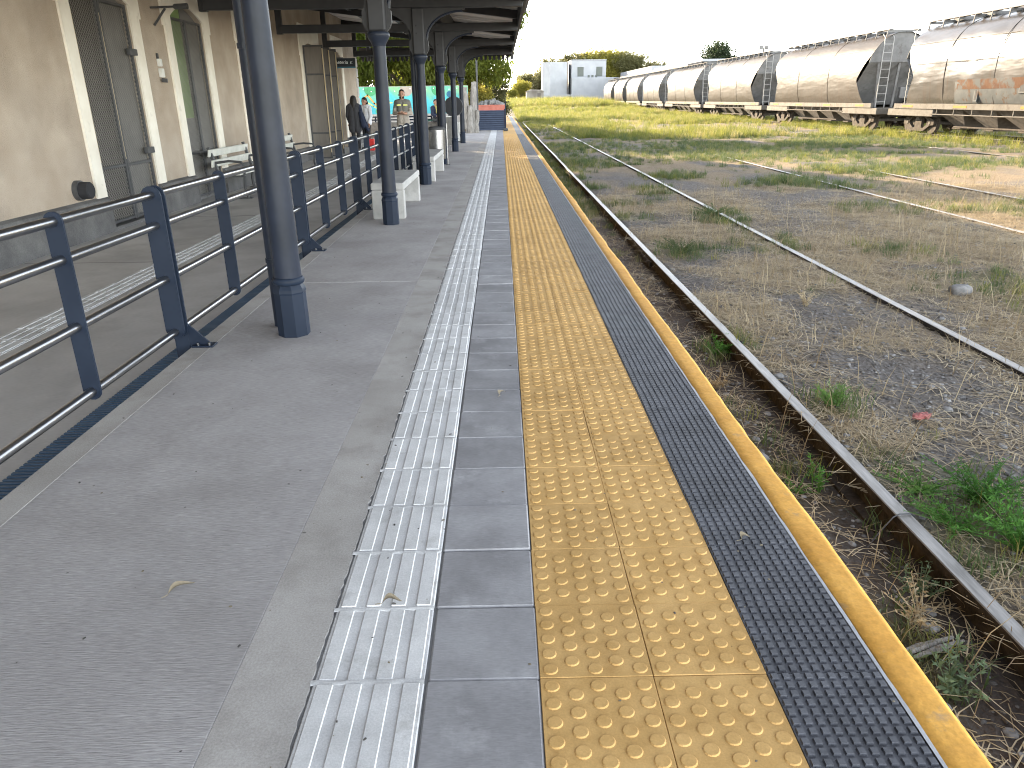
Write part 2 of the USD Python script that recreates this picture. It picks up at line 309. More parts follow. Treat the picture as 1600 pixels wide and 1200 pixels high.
def zt(x, y):
    x, y = np.asarray(x, float), np.asarray(y, float)
    z = -.385 + .10 * smooth((x - 1.725) / .02) + .03 * smooth((x - 3.4) / 2.5)
    z = z + .03 * smooth((x - 1.3) / -.2)
    z = z + (1.3 * smooth((y - 48) / 95) * (1 - smooth((x - 14.5) / 2.5)) + .45 * smooth((y - 50) / 70) * smooth((x - 14.5) / 2.5)) * smooth((y - 40) / 10) * np.where(x < 0, 1 - smooth((75 - y) / 10), 1)
    p = np.stack([x, y, 0 * x], -1)
    n = (meshkit.fbm(p * 2.2, 4, 3) - .5) * .06 + (meshkit.fbm(p * 9, 3, 4) - .5) * .045
    n = n + (meshkit.fbm(p * .35, 3, 8) - .5) * .10 * smooth((x - 3.6) / 2)
    near_rail = np.minimum(np.abs(x - 1.69), np.minimum(np.abs(x - 3.37), np.minimum(np.abs(x - 6.65), np.abs(x - 8.72))))
    n = np.where(n > 0, n * smooth((near_rail - .02) / .25), n)
    return z + n

def grid(xs, ys, fz):
    X, Y = np.meshgrid(xs, ys); Z = fz(X, Y); n = len(xs)
    i = (np.arange(len(ys) - 1)[:, None] * n + np.arange(n - 1)).ravel()
    return np.stack([X, Y, Z], -1).reshape(-1, 3), np.stack([i, i + 1, i + n + 1, i + n], 1)
xs = np.r_[-320:-40:40, -40:-12:4, -12:1:1.0, 1.02, 1.06:1.66:.05, 1.66, 1.70, 1.722, 1.735, 1.75, 1.80:9:.055, 9:30:.4, 30:100:4, 100:700:50]
ys = np.r_[-4:0:1.0, 0:14:.06, 14:42:.25, 42:165:1.5, 165:300:10, 300:1200:60]
gv, gf = grid(xs, ys, zt)
N = {'geo': ('geometry', {}), 'at': ('attribute', {'attribute': 'cover'}), 'sep': ('separate_color', {}),
     'n1': ('noise_texture', {'scale': 1.6, 'detail': 8.0, 'roughness': .65}), 'n2': ('noise_texture', {'scale': 24.0, 'detail': 6.0, 'roughness': .7}), 'n3': ('noise_texture', {'scale': 7.0, 'detail': 5.0}),
     'v': ('voronoi_texture', {'scale': 38.0}), 'soil': ('rgb_ramp', {'ramp': [(.28, (.060, .047, .038)), (.5, (.145, .120, .100)), (.72, (.255, .222, .19))]}),
     'peb': ('rgb_ramp', {'ramp': [(0, (.06, .056, .053)), (.5, (.14, .134, .13)), (1, (.27, .26, .255))]}), 'm1': ('mix_color', {'fac': .42}),
     'st': ('rgb_ramp', {'ramp': [(.3, (.17, .12, .07)), (.7, (.36, .275, .165))]}), 'm2': ('mix_color', {}), 'gr': ('rgb_ramp', {'ramp': [(.3, (.08, .095, .025)), (.7, (.18, .18, .05))]}), 'm3': ('mix_color', {}),
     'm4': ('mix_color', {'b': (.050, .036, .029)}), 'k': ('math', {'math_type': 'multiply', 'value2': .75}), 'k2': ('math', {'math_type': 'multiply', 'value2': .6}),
     'h': ('math', {'math_type': 'add'}), 'b': ('bump', {'strength': .9, 'distance': .03}), 'p': ('principled_bsdf', {'roughness': .95, 'specular_ior_level': .2})}
L = [('geo.position', f'{k}.vector') for k in ('n1', 'n2', 'n3', 'v')] + [('at.color', 'sep.color'), ('n2.fac', 'soil.fac'), ('v.color', 'peb.fac'), ('soil.color', 'm1.a'), ('peb.color', 'm1.b'),
     ('n2.fac', 'st.fac'), ('sep.g', 'k.value1'), ('k.value', 'm2.fac'), ('m1.result', 'm2.a'), ('st.color', 'm2.b'), ('n3.fac', 'gr.fac'), ('sep.r', 'k2.value1'), ('k2.value', 'm3.fac'), ('m2.result', 'm3.a'), ('gr.color', 'm3.b'),
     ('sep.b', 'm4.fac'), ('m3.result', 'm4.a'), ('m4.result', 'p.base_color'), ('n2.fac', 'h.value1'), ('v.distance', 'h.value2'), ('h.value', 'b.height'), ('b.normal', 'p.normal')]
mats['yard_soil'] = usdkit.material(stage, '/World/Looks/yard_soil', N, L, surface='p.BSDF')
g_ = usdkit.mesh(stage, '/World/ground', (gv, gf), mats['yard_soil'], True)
tag(g_.GetPrim(), 'bare stony rail yard soil with straw and grass patches right of the platform', 'ground', kind='structure')
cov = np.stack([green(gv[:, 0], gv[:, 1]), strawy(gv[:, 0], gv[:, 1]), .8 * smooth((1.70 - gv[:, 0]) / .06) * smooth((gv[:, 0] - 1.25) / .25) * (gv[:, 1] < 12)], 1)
UsdGeom.PrimvarsAPI(g_).CreatePrimvar('cover', Sdf.ValueTypeNames.Color3fArray, 'vertex').Set(Vt.Vec3fArray.FromNumpy(cov.astype(np.float32)))

# ------------------------------------------------------------------ platform
rng = np.random.default_rng(11)
X0, Y0, T = .077, 1.547, .30
platform = tag(sub('platform', None), 'grey concrete station platform with rows of guiding tiles and ochre kerb', 'platform', kind='structure')
obj('platform_body', MB().box(-1.968, .985, -3, 73, -.60, -.0068), 'grout', platform)
joints = [-3, 1.12, 6.2, 11.2, 16.2, 21.2, 26.2, 31.2, 38, 45, 52, 60, 73]
for a, b in zip(joints[:-1], joints[1:]):
    obj('slab', MB().box(-1.845, -.735, a + .004, b - .004, -.034, 0, .002), 'deck_concrete', platform)
    obj('slab_border', MB().box(-1.97, -1.8462, a + .003, b - .003, -.034, .0003, .001), 'band_concrete', platform)
    # ragged edge against the white tiles
    yy = np.linspace(a + .003, b - .003, max(4, int((b - a) * (40 if a < 12 else 3))))
    ex = X0 - 2 * T - .001 - rng.random(len(yy)) ** 3 * .009
    obj('slab_border', MB().prism(Polygon([(-.733, yy[0]), *zip(ex, yy), (-.733, yy[-1])]), .0345, frame_of((1, 0, 0), (0, 1, 0), (0, 0, 1), (0, 0, -.034))), 'band_concrete', platform)
disc = MB().lathe([(.0212, 0), (.0190, .0036), (.0172, .0043)], 14); dv, df = disc.mesh()
disc8 = MB().lathe([(.0212, 0), (.0180, .0043)], 8); dv8, df8 = disc8.mesh()
def dots(mb, x, y, fine):
    V, F = (dv, df) if fine else (dv8, df8)
    for c in range(5):
        for r in range(5 if c % 2 == 0 else 4):
            mb.add(V + [x + .030 + c * .060, y + (.030 + r * .060 if c % 2 == 0 else .060 + r * .060), -.001], F)
def guide(mb, x, y):
    mb.box(x + .004, x + T - .004, y + .004, y + T - .004, -.034, 0, .003)
    for k in range(4): mb.box(x + .014 + k * .0755, x + .014 + k * .0755 + .045, y + .008, y + T - .008, -.001, .0042, .004)
def plain(mb, x, y): mb.box(x + .002, x + T - .002, y + .002, y + T - .002, -.034, 0, .005)
def dotted(mb, x, y, fine): mb.box(x + .0007, x + T - .0007, y + .0007, y + T - .0007, -.034, 0, .0012); dots(mb, x, y, fine)
def studs(mb, x, y):
    mb.box(x + .001, x + T - .001, y + .001, y + T - .001, -.034, 0, .001)
    for i in range(10):
        for j in range(10):
            cx, cy = x + .015 + i * .03, y + .015 + j * .03
            v = [[cx + s * q, cy + t * q, z] for q, z in ((.0098, -.001), (.0082, .0068)) for s, t in ((-1, -1), (1, -1), (1, 1), (-1, 1))]
            mb.add(v, [[4, 5, 6, 7], [0, 1, 5, 4], [1, 2, 6, 5], [2, 3, 7, 6], [3, 0, 4, 7]])
NEAR = 60
rest = {k: MB() for k in ('guide_tile', 'plain_tile', 'dotted_tile', 'stud_tile')}
TM = dict(guide_tile='guide_white', plain_tile='tile_grey', dotted_tile='tile_ochre', stud_tile='stud_rubber')
for j in range(-4, 238):
    y = Y0 + j * T
    for kind, x, fn in (('guide_tile', X0 - 2 * T, guide), ('plain_tile', X0 - T, plain), ('dotted_tile', X0, dotted), ('dotted_tile', X0 + T, dotted), ('stud_tile', X0 + 2 * T, studs)):
        mb = MB() if j < NEAR - 4 else rest[kind]
        if j > 110 and kind != 'plain_tile':
            if kind == 'guide_tile': guide(mb, x, y)
            else: mb.box(x + .001, x + T - .001, y + .001, y + T - .001, -.034, 0, .002)
        elif kind == 'dotted_tile': dotted(mb, x, y, j < 16)
        else: fn(mb, x, y)
        if j < NEAR - 4:
            v, f = mb.mesh(); c = np.array([x + T / 2, y + T / 2, 0])
            s = .0016 if kind in ('plain_tile', 'guide_tile') else .0008
            a, b, dz = rng.normal(0, s / .15, 2).tolist() + [rng.normal(0, s * .6)]
            v = v.copy(); v[:, 2] += (v[:, 0] - c[0]) * a * .5 + (v[:, 1] - c[1]) * b * .5 + dz; v[:, :2] += rng.normal(0, .0005 if kind == 'dotted_tile' else .0009, 2)
            obj(kind, (v, f), TM[kind], platform)
for k, mb in rest.items(): obj('far_' + k + 's', mb, TM[k], platform, kind='stuff')
mt_ = MB()
for j in range(-4, 100):
    y = Y0 + j * T; xx = np.linspace(X0 - 2 * T - .004, X0 - T - .004, 16); a = y - .007 - rng.random(16) * .006; b = y + .007 + rng.random(16) * .006
    v = np.concatenate([np.stack([xx, a, 0 * xx - .001], 1), np.stack([xx, (a + b) / 2, (.002 + rng.random(16) * .0025)], 1), np.stack([xx, b, 0 * xx - .001], 1)]); i = np.arange(15)
    mt_.add(v, np.concatenate([np.stack([k * 16 + i, k * 16 + i + 1, k * 16 + i + 17, k * 16 + i + 16], 1) for k in (0, 1)]))
obj('tile_mortar', mt_, 'guide_white', platform, True, kind='stuff')
# mortar smears along the white tiles and the rubber, then the painted kerb
yy = np.arange(-3, 73.01, .04); n = len(yy)
def strip(xa, xb, za, zb):
    v = np.concatenate([np.stack([xa, yy, za], 1), np.stack([xb, yy, zb], 1)]); i = np.arange(n - 1)
    return v, np.stack([i, i + n, i + n + 1, i + 1], 1)
w = lambda s, k=6.: (meshkit.fbm(np.stack([yy * k, 0 * yy, 0 * yy + s], -1), 4, 31) - .5)
obj('mortar_line', strip(X0 + .9 - .001 + 0 * yy, X0 + .9 + .009 + w(1, 9) * .010, .0035 + 0 * yy, .004 + 0 * yy), 'mortar_white', platform)
kerb = MB()
xo = 1.098 + w(2, 1.5) * .028 + w(5, 9) * .006
prof = [(X0 + .9 + .006 + w(3, 5) * .012, -.02 + 0 * yy), (X0 + .9 + .010 + w(3, 5) * .012, .004 + 0 * yy), (1.02 + 0 * yy, .009 + w(4) * .006), (1.07 + w(2, 1.5) * .02, .006 + w(4) * .006), (xo - .006, -.004 + w(6) * .004), (xo, -.025 + 0 * yy), (xo + .004, -.12 + w(8) * .01), (xo - .01, -.6 + 0 * yy)]
kv = np.concatenate([np.stack([a, yy, b], 1) for a, b in prof]); kf = []
i = np.arange(n - 1)
for k in range(len(prof) - 1): kf.append(np.stack([k * n + i, k * n + i + 1, (k + 1) * n + i + 1, (k + 1) * n + i], 1)[:, ::-1])
obj('kerb', (kv, np.vstack(kf)), 'kerb_paint', platform, True)

# lower walk beside the building
walk = tag(sub('walkway', None), 'lower concrete walkway between the railing and the station building', 'walkway', kind='structure')
def wz(y): return -.2 + .15 * smooth((np.asarray(y, float) - 15) / 9)
yy2 = np.r_[-3:14:1.0, 14:26:.5, 26:41:1.0]
wv, wf = grid(np.array([-13, -5.4, -3.5, -3.18, -1.98]), yy2, lambda x, y: wz(y) + 0 * x)
obj('floor', (wv, wf), 'walk_concrete', walk)
for j in range(110):
    y = 2.0 + j * T
    if y > 25: break
    x = -3.83; z = float(wz(y)) + .004
    mb = MB(); mb.box(x + .003, x + T - .003, y + .002, y + T - .002, z - .01, z, .002)
    for k in range(4): mb.box(x + .014 + k * .0755, x + .059 + k * .0755, y + .01, y + T - .01, z - .001, z + .006, .004)
    obj('guide_tile', mb, 'guide_white', walk)
gr = MB()
for k in range(520):
    y = -.5 + k * .032; z = float(wz(y)) + .012
    gr.box(-2.32, -2.03, y, y + .018, z - .01, z + .012)
obj('drain_grate', gr, 'grate_blue', walk, kind='stuff')
for y in (1.2, 4.7, 8.2, 11.7, 15.2): obj('joint', MB().box(-5.3, -3.84, y, y + .008, float(wz(y)) - .004, float(wz(y)) + .002), 'plinth_cement', walk)

# ------------------------------------------------------------------ rails
def rail(x, y0, y1, ztop, label, group, dy=0.0, head=.068):
    t = thing('rail', label, 'rail', (x, 0, 0), group=group)
    P = [(-.034, -.004), (-.030, 0), (.030, 0), (.034, -.004), (.034, -.036), (.010, -.05), (.010, -.12), (.062, -.135), (.062, -.15), (-.062, -.15), (-.062, -.135), (-.010, -.12), (-.010, -.05), (-.034, -.036)]
    ny = max(2, int((y1 - y0) / .8)); Y = np.linspace(y0, y1, ny)
    wob = (meshkit.fbm(np.stack([Y * .11, 0 * Y, 0 * Y + x], -1), 2, 2) - .5) * .03; wz_ = (meshkit.fbm(np.stack([Y * .13, 0 * Y + 5, 0 * Y + x], -1), 2, 6) - .5) * .02
    for nm, idx, m in (('head_top', [0, 1, 2, 3], 'rail_head'), ('web', [3, 4, 5, 6, 7, 8, 9, 10, 11, 12, 13, 0], 'rail_side')):
        V = np.concatenate([np.stack([P[k][0] + wob, Y, ztop + P[k][1] + wz_], 1) for k in idx]); F = []
        i = np.arange(ny - 1)
        for a in range(len(idx) - 1): F.append(np.stack([a * ny + i, a * ny + i + 1, (a + 1) * ny + i + 1, (a + 1) * ny + i], 1)[:, ::-1])
        obj(nm, (V, np.vstack(F)), m, t)
    return t
r1 = rail(1.69, -2, 62, -.25, 'shiny rail nearest the platform edge, proud of the soil', None)
for y in (8.55, 20.5):  # joint plates
    mb = MB(); mb.box(-.052, -.034, y - .28, y + .28, -.36, -.292, .006); mb.box(.034, .052, y - .28, y + .28, -.36, -.292, .006)
    for k in (-.2, -.07, .07, .2): mb.box(-.066, -.05, y + k - .014, y + k + .014, -.34, -.312)
    obj('joint_plate', mb, 'rail_side', r1)
rail(3.37, -2, 64, -.25, 'second rail from the platform, flush with the stony soil', None)
rail(6.65, 6, 24, -.235, 'third rail from the platform, partly buried beside the sunlit patch', None)
rail(8.72, 8, 18.2, -.235, 'fourth rail from the platform, short visible stretch beyond the weeds', None)
rail(14.3, 18, 45, -.225, 'rail half hidden in grass just in front of the hopper wagons', None)
for x, lab in ((18.09, 'rail under the near wheels of the hopper wagons'), (19.77, 'rail under the far wheels of the hopper wagons')): rail(x, 10, 150, -.14, lab, None)

# ------------------------------------------------------------------ station building
WX = -5.40
bld = thing('station_building', 'long tan plastered station building with tall cream framed doors', 'building')
doors = [(10.41, 12.06), (13.50, 14.92), (16.95, 18.40), (22.16, 23.85), (26.2, 27.4)]
SP, RISE = 2.78, .20
def opening(a, b, g=0.0):
    c = (a + b) / 2; w_ = (b - a) / 2 + g; u = np.linspace(-1, 1, 15)
    return Polygon([(a - g, -.5), (b + g, -.5)] + [(c + w_ * t, SP + g * .6 + RISE * (1 - t * t)) for t in u[::-1]])
wall = sbox(-3, -.5, 30.3, 5.1)
for a, b in doors: wall = wall.difference(opening(a, b))
obj('wall', MB().prism(wall, .45, WALL(WX)), 'plaster', bld)
obj('end_wall', MB().box(-13, -5.86, 29.9, 30.3, -.5, 5.1), 'plaster', bld)
obj('back_wall', MB().box(-13, -12.7, -3, 29.89, -.5, 5.1), 'plaster', bld); obj('end_wall', MB().box(-12.69, -5.86, -3, -2.7, -.5, 5.1), 'plaster', bld)
obj('roof', MB().prism(Polygon([(-13.4, 5.1), (-5.1, 5.1), (-5.1, 5.2), (-9.2, 6.1), (-13.4, 5.2)]), 34.6, CROSS(-3.1)), 'roof_metal', bld)
for i, (a, b) in enumerate(doors):
    fr = sbox(a - .25, .265, b + .27, 3.42).union(sbox(a - .31, 2.62, b + .33, 3.42)).difference(opening(a, b))
    obj('door_surround', MB().prism(fr, .03, WALL(WX + .03)), 'trim_paint', bld)
edges = [-3.0] + [v for a, b in doors for v in (a - .25 if 0 else a - .003, b + .003)] + [30.3]
for a, b in zip(edges[::2], edges[1::2]):
    obj('plinth', MB().prism(Polygon([(WX - .001, -.5), (WX + .065, -.5), (WX + .065, .22), (WX + .05, .245), (WX - .001, .275)]), b - a, CROSS(a)), 'plinth_cement', bld)
for k, z in enumerate(np.arange(-.1, 5.0, .34)):
    obj('quoin', MB().box(WX - .34 - .1 * (k % 2), WX + .02, 30.0 + .06 * (k % 2), 30.42, z + .008, z + .33, .025), 'quoin_stone', bld)

def grille(mb, y0, y1, z0, z1, x, p=.058, t=.0060):
    """diamond wire mesh in the plane X = x"""
    H, W = z1 - z0, y1 - y0
    for s in (1, -1):
        for o in np.arange(-H, W, p):
            a0, a1 = max(0, -o), min(H, W - o)
            if a1 - a0 < .01: continue
            pa, pb = (o + a0, a0), (o + a1, a1)
            if s < 0: pa, pb = (W - pa[0], pa[1]), (W - pb[0], pb[1])
            d = np.array([pb[0] - pa[0], pb[1] - pa[1]]); d = d / np.hypot(*d); nn = np.array([-d[1], d[0]]) * t / 2 * 1.4
            A, B = np.array(pa), np.array(pb)
            v = [[x, y0 + q[0], z0 + q[1]] for q in (A - nn, B - nn, B + nn, A + nn)]
            mb.add(v, [[0, 1, 2, 3]]); 
def gate_leaf(parent, y0, y1, x, z0=-.14, z1=2.78, arch=None, fm='dark_steel'):
    lf = MB()
    for y in (y0, y1): lf.box(x - .018, x + .018, y - .022, y + .022, z0, z1, .004)
    for z in (z0 + .03, .62, z1 - .02): lf.box(x - .015, x + .015, y0 + .022, y1 - .022, z - .02, z + .02, .004)
    obj('gate_frame', lf, fm, parent)
    m = MB(); grille(m, y0 + .02, y1 - .02, z0 + .05, z1 - .03, x - .004)
    obj('wire_mesh', m, 'mesh_steel', parent, kind='stuff')
# first door: mesh gates in front of a dark panelled leaf and a pale one
d1 = sub('door', bld)
a, b = doors[0]; c = (a + b) / 2
obj('door_leaf', MB().box(-5.53, -5.505, a, c, -.3, 3.0), 'door_wood', d1)
for z0, z1 in ((.0, .55), (.75, 1.55), (1.62, 2.25), (2.32, 2.72)):
    obj('panel', MB().box(-5.505, -5.490, a + .16, c - .14, z0, z1, .012), 'door_wood', d1)
obj('door_leaf', MB().box(-5.53, -5.495, c + .02, b, -.3, 3.0), 'door_panel_grey', d1)
gate_leaf(d1, a + .03, c - .03, -5.438); gate_leaf(d1, c + .03, b - .03, -5.438)
for y in (a + .10, c - .0): obj('edge_strip', MB().box(-5.432, -5.424, y - .014, y + .014, .7, 2.6), 'bright_edge', d1)
for z in (.78, 2.15): obj('hinge_plate', MB().box(-5.425, -5.365, b - .22, b + .02, z - .045, z + .045, .006), 'dark_steel', d1)
obj('threshold', MB().box(-5.85, -5.34, a, b, -.3, -.15, .01), 'plinth_cement', d1)
# second door: green glass leaf and mesh leaf
d2 = sub('door', bld)
a, b = doors[1]; c = (a + b) / 2
obj('glass_leaf', MB().box(-5.53, -5.50, a, c, 1.2, 2.96), 'glass_green', d2)
obj('door_leaf', MB().box(-5.535, -5.50, a, c, -.3, 1.195), 'door_panel_grey', d2)
obj('door_leaf', MB().box(-5.53, -5.495, c + .02, b, -.3, 3.0), 'door_panel_grey', d2)
gate_leaf(d2, a + .03, c - .02, -5.438); gate_leaf(d2, c + .02, b - .03, -5.438)
obj('edge_strip', MB().box(-5.432, -5.424, c - .012, c + .012, .4, 2.6), 'bright_edge', d2)
obj('cross_bar', MB().box(-5.44, -5.40, a + .04, b - .02, .60, .64, .005), 'stainless', d2)
# third, fourth and fifth doors
d3 = sub('door', bld); obj('door_leaf', MB().box(-5.53, -5.50, *doors[2], -.3, 3.0), 'door_wood', d3)
gate_leaf(d3, doors[2][0] + .03, doors[2][1] - .03, -5.438)
d4 = sub('door', bld); obj('door_leaf', MB().box(-5.55, -5.52, *doors[3], -.3, 3.0), 'door_panel_grey', d4)
for y, k in ((22.14, 0), (22.95, 1), (23.87, 0)):   # folded gate leaves standing out from the wall
    fr = MB()
    for x in (-5.34, -4.84): fr.box(x - .02, x + .02, y - .02, y + .02, -.1, 2.88, .004)
    for z in (-.05, .62, 2.15, 2.86): fr.box(-5.34, -4.84, y - .016, y + .016, z - .022, z + .022, .004)
    obj('folded_gate', fr, 'dark_steel', d4)
    obj('gate_sheet', MB().box(-5.32, -4.86, y - .006, y + .006, -.03, 2.84), 'gate_brown', d4)
    obj('edge_strip', MB().box(-4.85, -4.825, y - .026, y - .020, .1, 2.80), 'bright_edge', d4)
d5 = sub('door', bld); obj('door_leaf', MB().box(-5.55, -5.52, *doors[4], -.3, 3.0), 'door_panel_grey', d5)
obj('door_post', MB().box(-5.519, -5.47, 26.77, 26.83, -.2, 2.9), 'dark_steel', d5)
gate_leaf(d5, doors[4][0] + .03, 26.76, -5.438)

# things on the wall
lp = thing('wall_lamp', 'black bracket spotlight on the wall between the first two doors', 'lamp', (WX, 12.86, 0))
obj('arm', MB().tube([(0, 0, 2.83), (.44, 0, 2.84)], .016, 8), 'dark_steel', lp)
obj('strut', MB().bar((.02, 0, 2.58), (.23, 0, 2.82), .018, .03), 'dark_steel', lp)
obj('spotlight', MB().tube([(.36, 0, 2.838), (.38, 0, 2.838), (.58, 0, 2.845)], [.025, .04, .042], 12), 'dark_steel', lp)
sk = thing('wall_fitting', 'small pale electric fitting with dark cap on the wall left of the second door', 'fitting', (WX, 12.80, 0))
obj('upper_box', MB().box(0, .06, -.035, .035, 1.99, 2.10, .008), 'white_paint', sk); obj('clip', MB().box(0, .03, -.03, .01, 2.10, 2.18, .004), 'dark_steel', sk)
obj('lower_box', MB().box(0, .07, -.035, .04, 1.83, 1.96, .008), 'white_paint', sk); obj('cap', MB().tube([(.02, 0, 1.79), (.10, .02, 1.78)], .032, 10), 'dark_steel', sk)
vt = thing('pipe_cap', 'black round pipe cap low on the wall left of the first door', 'pipe cap', (WX, 9.74, .42))
obj('collar', MB().tube([(0, 0, 0), (.06, 0, 0)], .125, 24), 'dark_steel', vt); obj('cap', MB().tube([(.055, 0, 0), (.17, 0, 0), (.185, 0, 0)], [.105, .105, .09], 24), 'cloth_black', vt)
sg = thing('hanging_sign', 'black hanging ticket office sign with white arrow beside the building doors', 'sign', (-5.10, 24.0, 2.37))
obj('board', MB().box(0, .80, -.015, .015, .035, .27, .004), 'sign_black', sg)
obj('lower_strip', MB().box(0, .80, -.012, .012, .0, .034), 'sign_blue', sg)
tm = meshkit.text_mesh('Boletería', .085, .004)
obj('lettering', MB().prism(Polygon(), .1, np.eye(4)).add(np.stack([tm.vertices[:, 0] + .10, -.0155 - tm.vertices[:, 2], tm.vertices[:, 1] + .115], 1), tm.faces), 'sign_white', sg)
ar = MB().bar((.66, -.018, .185), (.72, -.018, .125), .004, .016).bar((.66, -.018, .19), (.66, -.018, .12), .004, .016)
ar = MB().add(*MB().bar((.715, -.018, .19), (.655, -.018, .13), .006, .018, up=(0, 1, 0)).mesh()).add(*MB().bar((.655, -.018, .185), (.655, -.018, .118), .006, .018, up=(0, 1, 0)).mesh()).add(*MB().bar((.647, -.018, .126), (.715, -.018, .126), .006, .018, up=(0, 1, 0)).mesh())
obj('arrow', ar, 'sign_white', sg)
obj('bracket', MB().box(-.30, .45, -.01, .01, .272, .292), 'dark_steel', sg)

# ------------------------------------------------------------------ canopy
can = thing('platform_canopy', 'black timber and iron platform canopy over the columns', 'canopy')
CY = [4.72, 9.36, 14.02, 18.66, 23.32, 28.0]
CX = -1.39; TB = 2.90; YE = 31.0
def roof_z(x): return 3.34 + (.45 - x) * .125
for y in CY + [.07, YE - .15]:
    tb = TB if y < YE - 1 else TB + .135
    obj('tie_beam', MB().box(-4.98, .40, y - .07, y + .07, tb, TB + .17, .008), 'black_timber', can)
    obj('hanging_post', MB().box(-5.06, -4.93, y - .06, y + .06, TB - .02, roof_z(-5) - .20, .008), 'black_timber', can)
    obj('rafter', MB().bar((-5.38, y, roof_z(-5.38) - .12), (.40, y, roof_z(.40) - .12), .12, .17), 'black_timber', can)
    obj('hanging_post', MB().box(.29, .40, y - .05, y + .05, TB + .172, roof_z(.4) - .21), 'black_timber', can)
for x in (-4.2, -3.1, -2.1): obj('purlin', MB().box(x - .04, x + .04, -2, YE, roof_z(x) - .11, roof_z(x) - .012), 'black_timber', can)
obj('column_beam', MB().box(CX - .09, CX + .09, -2, YE, TB + .172, roof_z(CX) - .013), 'black_timber', can)
y = -2.0; k = 0
while y < YE - .1:
    w_ = .30; d = float(rng.normal(0, .004))
    obj('ceiling_board', MB().bar((-5.38, y + w_ / 2, roof_z(-5.38) + d), (.44, y + w_ / 2, roof_z(.44) + d), w_ - .012, .022), 'ceiling_board', can)
    y += w_; k += 1
obj('roof_sheet', MB().bar((-5.39, (YE - 2) / 2, roof_z(-5.39) + .05), (.58, (YE - 2) / 2, roof_z(.58) + .05), YE + 2.1, .04), 'roof_metal', can)
obj('fascia', MB().box(.405, .47, -2, YE, 2.98, 3.36, .006), 'black_timber', can)
obj('gutter', MB().box(.472, .56, -2, 17.5, 3.14, 3.33, .02), 'black_timber', can)
obj('lower_rail', MB().box(-5.38, .47, YE + .002, YE + .05, 3.02, 3.34), 'black_timber', can)
k = 0
for x in np.arange(-5.35, .44, .168):
    bp = Polygon([(x + .003, 3.33), (x + .165, 3.33), (x + .165, 3.03), (x + .150, 3.005), (x + .134, 2.99), (x + .134, 2.91), (x + .120, 2.875), (x + .084, 2.85), (x + .048, 2.875), (x + .034, 2.91), (x + .034, 2.99), (x + .018, 3.005), (x + .003, 3.03)])
    obj('valance_board', MB().prism(bp, .022, CROSS(YE + .052)), 'black_timber', can)
for y in (11.7, 16.4, 21.0, 25.7):
    lb = MB().box(-3.05, -2.94, y - .6, y + .6, 3.44, 3.50, .01); obj('tube_lamp', lb, 'lamp_white', can)

# ------------------------------------------------------------------ columns and downpipes
def column(label):
    t = thing('iron_column', label, 'column', (CX, CY[0], 0), group=None)
    o = math.pi / 8
    obj('base', MB().lathe([(.103, 0), (.101, .28), (.106, .29), (.102, .31), (.083, .345)], 8, rot=o), 'navy_plate', t)
    obj('ring', MB().lathe([(.080, .335), (.098, .345), (.103, .362), (.098, .378), (.088, .385)], 24), 'navy_plate', t, 50)
    obj('shaft', MB().lathe([(.087, .375), (.085, .45), (.080, 1.2), (.074, 2.02), (.078, 2.025)], 28), 'navy_paint', t, 40)
    obj('capital', MB().lathe([(.078, 2.02), (.084, 2.04), (.092, 2.06), (.118, 2.10), (.130, 2.125), (.130, 2.15), (.118, 2.165), (.10, 2.17)], 24), 'navy_paint', t, 40)
    # bracket plates with hollowed arches, lengthways ribs
    th = np.linspace(0, math.pi / 2, 12)
    right = [(.105, 2.17), (.135, 2.20), (.165, 2.26), (.165, 2.38), (.135, 2.42)] + [(.12 + .62 * (1 - math.cos(a)), 2.42 + .44 * math.sin(a)) for a in th[1:]] + [(.80, 2.87), (.80, TB - .002)]
    left = [(-u, v) for u, v in right][::-1]
    obj('arch_bracket', MB().prism(Polygon(right + left), .075, CROSS(-.0375)), 'black_timber', t)
    obj('bracket_post', MB().box(-.10, .10, -.095, .095, 2.168, TB - .003, .02), 'black_timber', t)
    obj('arch_moulding', MB().add(*MB().tube([(.135 + .62 * (1 - math.cos(a)), 0, 2.41 + .44 * math.sin(a)) for a in th], .022, 6).mesh()), 'navy_paint', t)
    obj('bolt', MB().tube([(-.03, -.10, 2.50), (-.03, -.088, 2.50)], .016, 8), 'cloth_black', t); obj('bolt', MB().tube([(-.03, -.10, 2.62), (-.03, -.088, 2.62)], .016, 8), 'cloth_black', t)
    return t
col0 = column('navy iron column nearest the camera, octagonal base on bare concrete')
for y, lab in zip(CY[1:], ('navy iron column standing in front of the first concrete bench', 'navy iron column between the two concrete benches', 'navy iron column partly hidden behind the steel litter bin', 'navy iron column in front of the narrow grey stone pedestal', 'navy iron column farthest from the camera, right of the white slatted panel')):
    copy(col0, lab, (CX, y, 0))
def downpipe(label, loc, first=[None]):
    if first[0] is not None: return copy(first[0], label, loc)
    t = thing('downpipe', label, 'pipe', loc); first[0] = t
    obj('pipe', MB().tube([(0, 0, 0), (0, 0, .5), (0, 0, 1.5), (0, 0, 2.4), (0, 0, 3.05)], .050, 18), 'navy_paint', t, 50)
    for z in (.45, 1.75): obj('clip', MB().lathe([(.05, z - .015), (.056, z - .015), (.056, z + .015), (.05, z + .015)], 18), 'navy_paint', t)
downpipe('navy rain pipe beside the nearest column', (-1.53, 4.93, 0)); downpipe('navy rain pipe beside the column between the concrete benches', (-1.52, 14.12, 0)); downpipe('navy rain pipe behind the litter bin next to a column', (-1.475, 18.75, 0))

